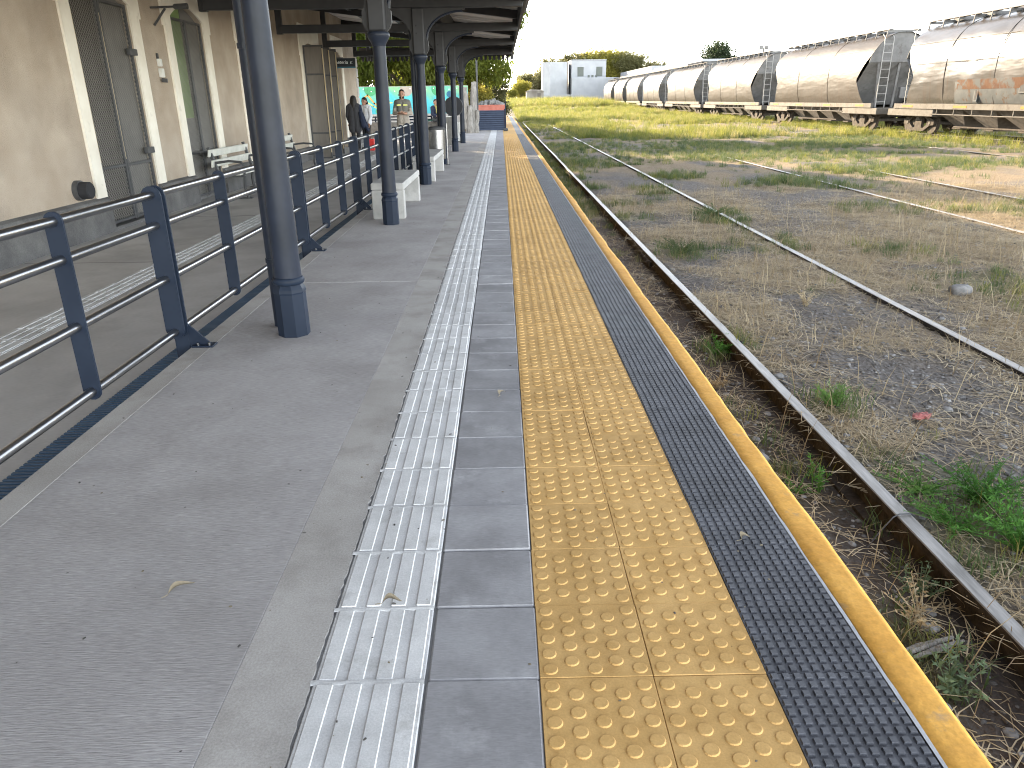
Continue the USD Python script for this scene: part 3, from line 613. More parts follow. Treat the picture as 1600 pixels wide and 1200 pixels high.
# ------------------------------------------------------------------ railing
RX = -2.03; RZ = (.94, .765, .445, .115)
def plate(mb, y, w_, z0, z1, t=.012):
    """flat bar across the rails with rounded ends"""
    r = w_ / 2; n_ = 8
    top = [(r * math.cos(a), z1 - r + r * math.sin(a)) for a in np.linspace(0, math.pi, n_)]
    bot = [(r * math.cos(a), z0 + r + r * math.sin(a)) for a in np.linspace(math.pi, 2 * math.pi, n_)]
    mb.prism(Polygon(top + bot), t, frame_of((1, 0, 0), (0, 0, 1), (0, 1, 0), (RX, y - t / 2, 0)))
def section(label, ya, yb):
    t = thing('railing_section', label, 'railing')
    for z in RZ: obj('rail_tube', MB().tube([(RX, ya + .01, z), (RX, (ya + yb) / 2, z), (RX, yb - .01, z)], .023, 14), 'stainless', t, 40)
    for y in (ya + .015, yb - .035):
        mb = MB(); plate(mb, y, .115, .07, .99); obj('end_plate', mb, 'navy_plate', t)
    for k in (1, 2):
        y = ya + (yb - ya) * k / 3
        mb = MB(); plate(mb, y, .086, .072, .984); obj('middle_plate', mb, 'navy_plate', t)
        for z in RZ: obj('collar', MB().lathe([(.024, -.012), (.031, -.009), (.031, .009), (.024, .012)], 12).mesh(), 'stainless', t) if 0 else None
    # post below the end plate, gusset and foot on the platform edge
    y = ya + .035
    obj('post', MB().box(RX - .045, RX + .045, y - .008, y + .008, -.25, .90, .003), 'navy_plate', t)
    obj('gusset', MB().prism(Polygon([(RX + .046, .005), (RX + .175, .005), (RX + .175, .02), (RX + .046, .15)]), .012, CROSS(y - .006)), 'navy_plate', t)
    obj('foot', MB().box(RX + .066, RX + .20, y - .045, y + .045, .001, .012, .003), 'navy_plate', t)
    for dx in (.10, .17): obj('anchor_bolt', MB().tube([(RX + dx + .005, y - .028, .012), (RX + dx + .005, y - .028, .03)], .008, 8), 'stainless', t)
    return t
ry = [-1.75, 1.35, 4.45, 7.62, 10.70, 13.80, 16.90, 20.0]
labs = ['steel railing section leaving the left edge of the picture nearest the camera', 'steel railing section in the left foreground before the doubled wide post', 'steel railing section passing behind the nearest column', 'steel railing section between the nearest column and the first concrete bench', 'steel railing section behind the first concrete bench', 'steel railing section beside the columns and second concrete bench', 'steel railing section farthest away, behind the litter bin']
for a, b, lab in zip(ry[:-1], ry[1:], labs): section(lab, a, b)

# ------------------------------------------------------------------ platform furniture
cb = thing('concrete_bench', 'pale concrete bench on the platform nearest the camera, behind a column', 'bench', (-1.47, 9.74, 0))
obj('seat', MB().box(-.21, .21, 0, 1.95, .365, .455, .012), 'bench_concrete', cb)
obj('leg', MB().box(-.208, .208, .003, .14, .001, .364, .010), 'bench_concrete', cb); obj('leg', MB().box(-.208, .208, 1.81, 1.947, .001, .364, .010), 'bench_concrete', cb)
copy(cb, 'pale concrete bench farther along the platform, just before the litter bin', (-1.47, 14.42, 0), scale=(1, 1.22, 1))
def slat_bench(loc, label, first=[None]):
    if first[0] is not None: return copy(first[0], label, loc)
    t = thing('slatted_bench', label, 'bench', loc); first[0] = t; L_ = 2.15
    for z, x in ((.80, -.30), (.62, -.265)): obj('back_slat', MB().bar((x, 0, z), (x, L_, z), .03, .125, .006, up=(.18, 0, 1)), 'bench_cream', t)
    for k in range(4): obj('seat_slat', MB().box(-.24 + k * .12, -.14 + k * .12, 0, L_, .42, .445, .006), 'bench_cream', t)
    for y in (.12, L_ - .12):
        mb = MB()
        mb.bar((-.20, y, .40), (-.335, y, .90), .06, .05); mb.bar((-.24, y, .40), (.26, y, .40), .06, .04)
        mb.tube([(-.22, y, 0), (-.24, y, .2), (-.20, y, .40)], .026, 8); mb.tube([(.27, y, 0), (.23, y, .2), (.25, y, .40)], .026, 8)
        mb.tube([(-.27, y, .63), (0, y, .66), (.22, y, .64), (.27, y, .56), (.25, y, .42)], .022, 8)
        mb.box(-.30, .34, y - .05, y + .05, 0, .02)
        obj('iron_frame', mb, 'dark_steel', t)
    return t
slat_bench((-4.92, 13.85, -.2), 'cream slatted bench against the wall right of the second door'); slat_bench((-4.92, 17.35, -.17), 'cream slatted bench against the wall just before the folded gates')

bn = thing('litter_bin', 'stainless steel litter bin in a tube frame behind the second concrete bench', 'litter bin', (-1.52, 18.35, 0))
obj('drum', MB().lathe([(.19, .14), (.20, .15), (.20, .80), (.19, .80), (.185, .3)], 32), 'stainless', bn, 40)
obj('lid', MB().lathe([(.205, .795), (.21, .83), (.16, .86), (.05, .87)], 32), 'dark_steel', bn, 40)
obj('hood', MB().tube([(-.21, .0, .92), (-.2, 0, 1.0), (0, 0, 1.015), (.2, 0, 1.0), (.21, 0, .92)], .022, 8), 'plastic_green', bn)
for x in (-.235, .235):
    obj('frame_leg', MB().tube([(x, 0, 0), (x, 0, .93)], .020, 10), 'stainless', bn); obj('frame_foot', MB().box(x - .04, x + .04, -.05, .05, 0, .02), 'dark_steel', bn)
    obj('axle', MB().tube([(x, 0, .66), (x * .82, 0, .66)], .018, 8), 'stainless', bn)
pd = thing('stone_pedestal', 'narrow grey stone pedestal carrying the black disc', 'pedestal', (-1.80, 27.1, 0))
obj('block', MB().box(-.13, .13, -.13, .13, 0, .90, .012), 'stone_grey', pd); obj('cap', MB().box(-.15, .15, -.15, .15, .901, .935, .006), 'white_paint', pd)
bd = thing('black_disc', 'large round black disc on top of the grey stone pedestal', 'disc', (-1.62, 27.0, 1.24))
obj('face', MB().tube([(0, -.03, 0), (0, .03, 0)], .305, 40), 'cloth_black', bd); obj('rim', MB().tube([(.31 * math.cos(a), 0, .31 * math.sin(a)) for a in np.linspace(0, 2 * math.pi, 41)], .018, 8), 'dark_steel', bd)
obj('stem', MB().box(-.19, -.15, -.02, .02, -.305, -.27), 'dark_steel', bd)
wb = thing('white_barrier', 'small white slatted barrier right of the grey pedestal', 'barrier', (-1.56, 28.62, 0))
for k in range(4): obj('slat', MB().box(-.10 + k * .055, -.065 + k * .055, -.012, .012, .04, .70, .004), 'white_paint', wb)
obj('rail', MB().box(-.11, .11, .0125, .03, .62, .67), 'white_paint', wb); obj('foot', MB().box(-.12, .12, -.10, .10, .001, .039), 'stone_grey', wb)
dt = thing('dead_trunk', 'weathered grey dead tree trunk beside the navy slatted panel', 'tree trunk', (-1.42, 36.6, 0))
tr = MB()
for (x, y, r0, h_, lean) in ((-.10, 0, .16, 2.0, -.05), (.13, .06, .15, 2.2, .02), (.02, -.12, .13, 1.2, .0), (.24, -.02, .10, 1.0, .05)):
    zz = np.linspace(0, h_, 12); wob = rng.normal(0, .012, (12, 2)).cumsum(0)
    tr.tube(np.stack([x + lean * zz + wob[:, 0], y + wob[:, 1], zz], 1), r0 * (1.25 - .45 * zz / h_) * (1 + rng.normal(0, .07, 12)), 9)
tm_ = trimesh.Trimesh(*tr.mesh(), process=False); tm_.vertices += (meshkit.fbm(tm_.vertices * 9, 3, 2)[:, None] - .5) * .05
obj('trunk', (tm_.vertices, tm_.faces), 'dead_wood', dt, 50)
rt = MB()
for k in range(7): a = k * .9; rt.tube([(0, 0, .3), (-.25 - .1 * math.cos(a), .1 * math.sin(a), .15), (-.42 - .1 * math.cos(a), .16 * math.sin(a), .0)], [.06, .05, .03], 6)
obj('root', rt, 'bark', dt)
sp = thing('slatted_barrier', 'navy slatted steel barrier standing across the platform, with taller end post', 'panel', (-.46, 38.4, 0))
for k in range(9): obj('slat', MB().bar((-.62, 0, .10 + k * .098), (.60, 0, .10 + k * .098), .022, .088, .006, up=(0, .55, 1)), 'barrier_blue', sp)
obj('backing', MB().box(-.62, .60, .03, .04, .04, .94), 'cloth_navy', sp)
obj('post', MB().box(-.67, -.622, -.03, .03, 0, .97, .004), 'barrier_blue', sp); obj('post', MB().box(.602, .66, -.03, .03, 0, 1.02, .004), 'navy_plate', sp)
obj('end_pole', MB().tube([(.67, .05, 0), (.67, .05, 1.5)], .022, 8), 'navy_plate', sp); obj('foot', MB().box(.55, .78, -.10, .10, 0.001, .14, .03), 'dark_steel', sp)
obj('top_rail', MB().box(-.62, .60, -.025, .025, .93, .965, .004), 'barrier_blue', sp)
pl = thing('thin_post', 'tall thin dark post rising left of the navy slatted panel to the canopy edge', 'post', (-1.16, 39.2, 0))
obj('pole', MB().tube([(0, 0, 0), (0, 0, 2), (0, 0, 4.1)], .045, 10), 'dark_steel', pl); obj('base_plate', MB().box(-.1, .1, -.1, .1, 0, .03), 'dark_steel', pl)
sk_ = thing('rubble_skip', 'red brick-coloured low container heaped with grey rubble beyond the barrier', 'container', (-.60, 46, -.05), scale=(.86, 1, 1))
obj('wall', MB().box(-.95, .95, 0, .06, 0, 1.22, .01), 'red_brick', sk_); obj('wall', MB().box(-.95, .95, 1.5, 1.56, 0, 1.22, .01), 'red_brick', sk_)
obj('side', MB().box(-.95, -.89, .062, 1.498, 0, 1.2), 'red_brick', sk_); obj('side', MB().box(.89, .95, .062, 1.498, 0, 1.2), 'red_brick', sk_)
obj('rim', MB().box(-.97, .97, -.015, -.001, 1.12, 1.22), 'red_brick', sk_)
rb = MB()
for k in range(150):
    x, y = rng.uniform(-.86, .86), rng.uniform(.1, 1.45); s = rng.uniform(.07, .17)
    q = trimesh.creation.icosphere(1, s); q.vertices *= rng.uniform(.6, 1.2, 3); q.vertices += rng.normal(0, s * .12, q.vertices.shape)
    q.vertices += [x, y, 1.12 + .30 * (1 - abs(x) / 1.0) * rng.uniform(.4, 1) + .04]
    rb.tri(q)
obj('rubble', rb, 'rubble', sk_, kind='stuff')

# ------------------------------------------------------------------ mural wall and low wall
mu = thing('mural_wall', 'turquoise painted wall with orange zigzag and green shapes beyond the canopy', 'wall', (0, 38, 0))
obj('wall', MB().box(-10, -1.57, 0, .15, -.3, 2.10), 'band_concrete', mu)
N = {'geo': ('geometry', {}), 'n': ('noise_texture', {'scale': 1.3, 'detail': 4.0}), 'ramp': ('rgb_ramp', {'ramp': [(.3, (.05, .36, .43)), (.60, (.075, .45, .50)), (.74, (.13, .42, .32)), (.9, (.22, .46, .24))]}),
     'sep': ('separate_xyz', {}), 'mr': ('map_range', {'from_min': 1.35, 'from_max': 2.1}), 'ad': ('math', {'math_type': 'multiply_add', 'value2': .30}), 'p': ('principled_bsdf', {'roughness': .7})}
mats['mural_paint'] = usdkit.material(stage, '/World/Looks/mural_paint', N, [('geo.position', 'n.vector'), ('geo.position', 'sep.vector'), ('sep.z', 'mr.value'), ('mr.result', 'ad.value1'), ('n.fac', 'ad.value3'), ('ad.value', 'ramp.fac'), ('ramp.color', 'p.base_color')], surface='p.BSDF')
obj('painted_panel', MB().box(-9.99, -1.575, -.006, -.001, .86, 2.08), 'mural_paint', mu)
mat('mural_orange', (.62, .33, .08), rough=.7); mat('mural_yellow', (.62, .55, .12), rough=.7); mat('mural_green', (.06, .30, .13), rough=.7, var=.3, scale=4); mat('mural_blue', (.03, .13, .22), rough=.7); mat('mural_lilac', (.35, .30, .25), rough=.7)
def flat(pts, w_, m, closed=False):
    mb = MB()
    for a, b in zip(pts[:-1], pts[1:]): mb.bar((a[0], -.008, a[1]), (b[0], -.008, b[1]), .002, w_, up=(0, 1, 0)) if 0 else mb.prism(shapely.LineString([a, b]).buffer(w_ / 2, 4), .002, CROSS(-.0095))
    obj('painted_stroke', mb, m, mu)
flat([(-6.6, 1.55), (-6.35, 1.72), (-6.05, 1.35), (-5.72, 1.10), (-5.66, 1.75)], .07, 'mural_orange'); flat([(-6.55, 1.48), (-6.1, 1.22), (-5.78, 1.02)], .05, 'mural_yellow'); flat([(-5.62, 1.36), (-5.2, 1.37)], .04, 'mural_yellow')
for (x, z, r, m) in ((-6.2, 1.98, .30, 'mural_green'), (-4.95, 1.12, .2, 'mural_green'), (-4.5, 1.95, .3, 'mural_lilac'), (-3.9, 1.99, .22, 'mural_green'), (-3.0, 1.95, .3, 'mural_green'), (-2.45, 1.72, .14, 'mural_blue'), (-5.9, .98, .12, 'mural_green'), (-1.95, 1.05, .13, 'mural_blue')):
    c = Point(x, z).buffer(r, 8).intersection(sbox(-9.9, .87, -1.6, 2.075)); obj('painted_shape', MB().prism(c, .002, CROSS(-.0089)), m, mu)
for k in range(14): obj('painted_dot', MB().prism(Point(-6.9 + k * .37, 1.93 + .06 * math.sin(k * 2.1)).buffer(.028, 4), .002, CROSS(-.0125)), 'sign_white', mu)
obj('painted_bird', MB().prism(Polygon([(-1.98, 1.62), (-1.90, 1.66), (-1.86, 1.78), (-1.80, 1.80), (-1.83, 1.52), (-1.9, 1.5)]), .002, CROSS(-.0125)), 'cloth_black', mu)
lw = thing('low_wall', 'brownish low concrete wall with a dark rail running in front of the mural', 'wall', (0, 33.6, 0))
obj('wall', MB().box(-8, -2.45, 0, .5, -.1, .60, .02), 'stone_grey', lw)
for z in (.66, .78): obj('bar', MB().box(-8, -3.0, .22, .27, z, z + .055), 'navy_plate', lw)
for x in np.arange(-7.8, -2.9, 1.2): obj('bar_post', MB().box(x - .03, x + .03, .272, .31, .60, .84), 'navy_plate', lw)

# ------------------------------------------------------------------ people
def hull(parts):
    """parts: chains of (point, radius); every bone the hull of its two end spheres"""
    allb = []
    for ch in parts:
        for (a, ra), (b, rb) in zip(ch[:-1], ch[1:]):
            sa = manifold3d.Manifold.sphere(ra, 14).translate(list(map(float, a))); sb = manifold3d.Manifold.sphere(rb, 14).translate(list(map(float, b)))
            allb.append(manifold3d.Manifold.batch_hull([sa, sb]))
    return manifold3d.Manifold.batch_boolean(allb, manifold3d.OpType.Add)
def soft(man, length=.03, it=8):
    m = man.refine_to_length(length).to_mesh()
    t = trimesh.Trimesh(m.vert_properties[:, :3], m.tri_verts, process=True); trimesh.smoothing.filter_taubin(t, iterations=it); return t
def head_parts(c, f, s=1.0):
    """head around centre c, facing unit vector f"""
    c = np.array(c); f = np.array(f, float); side = np.cross([0, 0, 1.0], f)
    P = [[(c + [0, 0, .035], .092 * s), (c + f * .012 + [0, 0, .01], .088 * s)], [(c + f * .02 + [0, 0, -.03], .075 * s), (c + f * .045 + [0, 0, -.085], .045 * s)],
         [(c + f * .095 + [0, 0, .01], .010), (c + f * .112 + [0, 0, -.022], .016)], [(c + f * .085 + [0, 0, -.062], .018), (c + f * .092 + [0, 0, -.068], .014)]]
    for q in (-1, 1): P.append([(c + side * q * .09 + [0, 0, .0], .018), (c + side * q * .095 + [0, 0, -.03], .013)])
    return P
def eyes(c, f, parent):
    c = np.array(c); f = np.array(f, float); side = np.cross([0, 0, 1.0], f); mb = MB()
    for q in (-1, 1):
        e = trimesh.creation.icosphere(2, .012); e.vertices += c + f * .083 + side * q * .032 + [0, 0, .012]; mb.tri(e)
        mb.tube([c + f * .090 + side * q * .018 + [0, 0, .036], c + f * .088 + side * q * .048 + [0, 0, .034]], .005, 5)
    obj('eyes', mb, 'hair', parent)
def hand(w_, d, up, q):
    """palm from wrist w_ along d, palm normal up; five curled fingers"""
    w_, d, up = (np.array(v, float) for v in (w_, d, up)); d /= np.linalg.norm(d); up = up - d * (up @ d); up /= np.linalg.norm(up); s = np.cross(d, up)
    P = [[(w_, .026), (w_ + d * .05, .027)], [(w_ + d * .03 + s * .022, .018), (w_ + d * .085 + s * .028, .015)], [(w_ + d * .03 - s * .022, .018), (w_ + d * .085 - s * .028, .015)]]
    for k, L_ in enumerate((.062, .072, .068, .052)):
        o = s * (-.030 + .020 * k) * q
        P.append([(w_ + d * .085 + o, .0095), (w_ + d * (.085 + L_ * .55) + o + up * .008, .009), (w_ + d * (.085 + L_ * .8) + o + up * .032, .008), (w_ + d * (.085 + L_ * .75) + o + up * .05, .0075)])
    P.append([(w_ + d * .03 - s * q * .03, .013), (w_ + d * .065 - s * q * .055 + up * .015, .0105), (w_ + d * .095 - s * q * .050 + up * .032, .009)])
    return P
def leg(hip, knee, ank, toe, k=1.0): return [[(hip, .088 * k), (knee, .056 * k), (ank, .040 * k)], [(ank + np.array([0, 0, -.03]), .040), (toe, .030)]]
V3 = lambda *a: np.array(a, float)
# man in work clothes, facing the camera, phone held at his waist
mn = thing('person', 'man in grey-brown work clothes with yellow reflective chest stripes looking at a phone', 'person', (-2.86, 23.0, float(wz(23.0))), .05, scale=(.90, 1.0, 1.02))
hc = V3(0, -.03, 1.63); F0 = V3(0, -.97, -.25)
sh = {q: V3(.185 * q, .01, 1.42) for q in (-1, 1)}; el = {q: V3(.27 * q, -.04, 1.14) for q in (-1, 1)}; wr = {q: V3(.075 * q, -.25, 1.13) for q in (-1, 1)}
body = head_parts(hc, V3(0, -1, -.12)) + [[(V3(0, 0, 1.46), .062), (hc - [0, -.02, .06], .056)], [(V3(-.11, 0, 1.36), .10), (V3(.11, 0, 1.36), .10)], [(V3(0, 0, 1.36), .12), (V3(0, 0, 1.02), .12)], [(V3(-.08, 0, .95), .11), (V3(.08, 0, .95), .11)]]
for q in (-1, 1): body += [[(sh[q], .058), (el[q], .042), (wr[q], .029)]] + leg(V3(.095 * q, 0, .92), V3(.105 * q, -.03, .50), V3(.11 * q, .02, .09), V3(.13 * q, -.15, .035)) + hand(wr[q], V3(-.5 * q, -.75, .1), V3(-.2 * q, 0, 1), q)
obj('body', soft(hull(body), .014, 6), 'skin', mn, True)
jk = [[(V3(-.115, 0, 1.38), .112), (V3(.115, 0, 1.38), .112)], [(V3(-.06, 0, 1.36), .135), (V3(-.06, 0, .92), .132)], [(V3(.06, 0, 1.36), .135), (V3(.06, 0, .92), .132)], [(V3(-.03, .0, 1.47), .075), (V3(.03, 0, 1.47), .075)]]
for q in (-1, 1): jk.append([(sh[q], .078), (el[q], .062), (wr[q] + (el[q] - wr[q]) * .45, .052)])
obj('shirt', soft(hull(jk), .025, 8), 'khaki', mn, True)
yk = [[(V3(-.118, 0, 1.40), .116), (V3(.118, 0, 1.40), .116)], [(V3(-.06, -.004, 1.36), .139), (V3(-.06, -.004, 1.22), .137)], [(V3(.06, -.004, 1.36), .139), (V3(.06, -.004, 1.22), .137)]]
for q in (-1, 1): yk.append([(sh[q], .083), ((sh[q] + el[q]) / 2, .073)])
obj('shirt_yoke', soft(hull(yk), .025, 8), 'olive_grey', mn, True)
tp = []
for q in (-1, 1): tp += [[(V3(.095 * q, 0, .90), .110), (V3(.105 * q, -.03, .50), .082), (V3(.11 * q, .02, .10), .068)]]
obj('trousers', soft(hull(tp + [[(V3(-.08, 0, .95), .128), (V3(.08, 0, .95), .128)]]), .025, 8), 'khaki', mn, True)
for q in (-1, 1):
    obj('reflective_stripe', MB().box(.10 * q - .068, .10 * q + .068, -.158, -.136, 1.335, 1.375, .004), 'hi_vis', mn)
    obj('shoe', soft(hull([[(V3(.11 * q, .03, .05), .052), (V3(.13 * q, -.16, .035), .042)]]), .02, 4), 'leather', mn, True)
obj('hair', soft(hull([[(hc + [0, .016, .050], .095), (hc + [0, .035, .02], .09)]]), .02, 4), 'hair', mn, True)
obj('beard', soft(hull([[(hc + [-.045, -.055, -.075], .036), (hc + [.045, -.055, -.075], .036)]]), .015, 4), 'hair', mn, True)
eyes(hc, V3(0, -1, -.12), mn)
ph = thing('phone', 'small dark phone held by the man in work clothes', 'phone', (-2.86, 22.68, float(wz(23.0)) + 1.165), .05)
obj('case', MB().box(-.036, .036, -.07, .07, -.006, .006, .003), 'cloth_black', ph); obj('screen', MB().box(-.032, .032, -.064, .064, .0062, .0072), 'sign_black', ph)

def walker(t, coat, hairlen, trouser, face, sleeve=None, hem=.55, bag=False):
    """standing figure facing 'face' (unit vector); relaxed arms"""
    f = np.array(face, float); s = np.cross([0, 0, 1.0], f); hc = V3(0, 0, 1.53) + f * .02
    Sh = {q: V3(0, 0, 1.33) + s * .17 * q for q in (-1, 1)}; El = {q: V3(0, 0, 1.06) + s * .22 * q + f * .02 for q in (-1, 1)}; Wr = {q: V3(0, 0, .84) + s * .19 * q + f * .10 for q in (-1, 1)}
    body = head_parts(hc, f, .96) + [[(V3(0, 0, 1.37), .052), (hc - [0, 0, .06], .05)], [(Sh[-1] * [.6, .6, 1], .085), (Sh[1] * [.6, .6, 1], .085)], [(V3(0, 0, 1.27), .105), (V3(0, 0, .98), .105)], [(s * .07 + V3(0, 0, .9), .105), (-s * .07 + V3(0, 0, .9), .105)]]
    legs = []
    for q in (-1, 1):
        body += [[(Sh[q], .050), (El[q], .036), (Wr[q], .026)]] + hand(Wr[q], V3(0, 0, -1) + f * .2, f, q)
        lg = leg(V3(0, 0, .87) + s * .085 * q, V3(0, 0, .47) + s * .08 * q + f * .03, V3(0, 0, .08) + s * .08 * q, V3(0, 0, .03) + s * .1 * q + f * .14, .95); body += lg; legs += lg[:1]
    obj('body', soft(hull(body), .016, 6), 'skin', t, True)
    jk = [[(Sh[-1] * [.62, .62, 1] + [0, 0, .01], .105), (Sh[1] * [.62, .62, 1] + [0, 0, .01], .105)], [(s * .05 + V3(0, 0, 1.28), .125), (s * .075 + V3(0, 0, hem + .12), .135)], [(-s * .05 + V3(0, 0, 1.28), .125), (-s * .075 + V3(0, 0, hem + .12), .135)]]
    obj('coat', soft(hull(jk), .025, 8), coat, t, True)
    for q in (-1, 1): obj('sleeve', soft(hull([[(Sh[q], .076), (El[q], .062), (Wr[q] + [0, 0, .03], .046)]]), .025, 6), (sleeve or {}).get(q, coat), t, True)
    obj('trousers', soft(hull([[(p, r * 1.18) for p, r in c] for c in legs]), .025, 6), trouser, t, True)
    for q in (-1, 1): obj('shoe', soft(hull([[(V3(0, 0, .045) + s * .08 * q - f * .03, .045), (V3(0, 0, .035) + s * .1 * q + f * .15, .036)]]), .02, 4), 'leather', t, True)
    hp = [[(hc - f * .012 + [0, 0, .05], .096), (hc - f * .035 + [0, 0, -.02], .092)]]
    if hairlen > 0: hp += [[(hc - f * .05 + [0, 0, -.02], .085), (hc - f * .07 + [0, 0, -hairlen], .07)]] + [[(hc + s * q * .06 - f * .03 + [0, 0, 0], .05), (hc + s * q * .075 - f * .04 + [0, 0, -hairlen * .9], .045)] for q in (-1, 1)]
    obj('hair', soft(hull(hp), .02, 5), 'hair', t, True); eyes(hc, f, t)
w1 = thing('person', 'woman with long black hair in dark grey coat seen from behind beside the doors', 'person', (-4.66, 25.1, float(wz(25.1))), .12)
walker(w1, 'coat_grey', .30, 'cloth_black', (.10, .995, 0), {1: 'coat_grey', -1: 'cloth_navy'})
w2 = thing('person', 'dark haired woman in a white top standing close to the woman in the grey coat', 'person', (-4.46, 26.0, float(wz(26))), .1, scale=(.99, .99, .97))
walker(w2, 'cloth_white', .05, 'cloth_black', (-.55, -.83, 0), hem=.75)
jb = thing('jacket', 'navy jacket hanging over the arm between the two standing women', 'jacket', (-4.40, 25.05, float(wz(25)) + .62))
jm = soft(hull([[(V3(-.06, 0, .52), .07), (V3(.02, -.02, .15), .085)], [(V3(.02, -.02, .2), .07), (V3(.14, 0, .02), .05)], [(V3(-.02, .02, .5), .06), (V3(.1, .05, .1), .06)]]), .02, 6); jm.vertices += (meshkit.fbm(jm.vertices * 14, 3, 5)[:, None] - .5) * .02
obj('body', jm, 'cloth_navy', jb, True)
rbag = thing('red_bag', 'bright red bag standing on the walkway beside the two women', 'bag', (-4.22, 25.2, float(wz(25.2))))
bg_ = MB().box(-.115, .115, -.06, .06, 0, .36, .02); obj('body', bg_, 'bag_red', rbag)
for y in (-.04, .04): obj('handle', MB().tube([(-.06, y, .35), (-.05, y, .45), (0, y, .48), (.05, y, .45), (.06, y, .35)], .008, 6), 'bag_red', rbag)
# seated person, turned to the right
st = thing('person', 'person in navy clothes with a pale yellow scarf seated on the low wall', 'person', (-2.78, 33.5, .60), .0)
f = V3(.55, -.83, 0); s = np.cross([0, 0, 1.0], f); hc = V3(0, 0, .76) + f * .05
Sh = {q: V3(0, 0, .55) + s * .17 * q + f * .02 for q in (-1, 1)}; El = {q: V3(0, 0, .30) + s * .22 * q + f * .10 for q in (-1, 1)}; Wr = {q: V3(0, 0, .20) + s * .09 * q + f * .32 for q in (-1, 1)}
Kn = {q: V3(0, 0, .06) + s * .11 * q + f * .44 for q in (-1, 1)}; An = {q: V3(0, 0, -.36) + s * .11 * q + f * .46 for q in (-1, 1)}
body = head_parts(hc, f, .98) + [[(V3(0, 0, .6), .052), (hc - [0, 0, .06], .05)], [(V3(0, 0, .48) + f * .02, .115), (V3(0, 0, .10), .115)], [(Sh[-1] * [.6, .6, 1], .085), (Sh[1] * [.6, .6, 1], .085)]]
for q in (-1, 1): body += [[(Sh[q], .05), (El[q], .038), (Wr[q], .028)], [(V3(0, 0, .08) + s * .09 * q, .09), (Kn[q], .06), (An[q], .042)], [(An[q] - [0, 0, .03], .04), (An[q] - [0, 0, .04] + f * .14, .03)]] + hand(Wr[q], f - s * q * .4, V3(0, 0, -1), q)
obj('body', soft(hull(body), .016, 6), 'skin', st, True)
obj('jacket', soft(hull([[(Sh[-1] * [.62, .62, 1], .105), (Sh[1] * [.62, .62, 1], .105)], [(V3(0, 0, .48) + f * .02, .14), (V3(0, 0, .12), .145)]] + [[(Sh[q], .076), (El[q], .062), (Wr[q] - f * .04, .05)] for q in (-1, 1)]), .025, 8), 'cloth_navy', st, True)
obj('trousers', soft(hull([[(V3(0, 0, .085) + s * .09 * q, .105), (Kn[q], .075), (An[q], .058)] for q in (-1, 1)]), .025, 6), 'cloth_black', st, True)
for q in (-1, 1): obj('shoe', soft(hull([[(An[q] - [0, 0, .05] - f * .02, .045), (An[q] - [0, 0, .055] + f * .15, .036)]]), .02, 4), 'cloth_white', st, True)
obj('hair', soft(hull([[(hc - f * .015 + [0, 0, .052], .096), (hc - f * .045 + [0, 0, 0], .085)]]), .02, 4), 'hair', st, True); eyes(hc, f, st)
obj('scarf', soft(hull([[(V3(0, 0, .60) + f * .06 + s * .04, .05), (V3(0, 0, .60) + f * .06 - s * .04, .05)], [(V3(0, 0, .58) + f * .12 - s * .03, .035), (V3(0, 0, .36) + f * .15 - s * .03, .03)]]), .02, 4), 'scarf', st, True)
# fallen leaves on the paving
def dry_leaf(label, x, y, rz, L_, z=.001):
    t = thing('dry_leaf', label, 'leaf', (x, y, z), rz); u = np.linspace(0, 1, 9)
    mid = np.stack([u * L_, .012 * np.sin(u * 5) , .004 + .012 * np.sin(u * 3.1)], 1); wd = .010 * np.sin(np.pi * np.clip(u, .02, .98))
    a, b = mid.copy(), mid.copy(); a[:, 1] -= wd; b[:, 1] += wd; b[:, 2] += .006 * np.sin(u * 3.1)
    v = np.vstack([a, mid, b]); i = np.arange(8); obj('blade', (v, np.vstack([np.stack([k * 9 + i, k * 9 + i + 1, k * 9 + i + 10, k * 9 + i + 9], 1) for k in (0, 1)])), 'leaf_litter', t, True)
    obj('stalk', MB().tube([(-.02, .004, .002), (0, 0, .004)], .0012, 5), 'leaf_litter', t)
dry_leaf('narrow curled dry leaf lying on the bare concrete in the left foreground', -1.06, 1.93, .9, .085); dry_leaf('twisted dry leaf on a white grooved tile', -.385, 1.86, .3, .06, .007)
dry_leaf('small curled dry leaf on a plain grey tile', -.03, 3.55, 1.2, .05); dry_leaf('pale dry leaf flake on the dark studded tiles', .80, 2.17, .5, .03, .006)

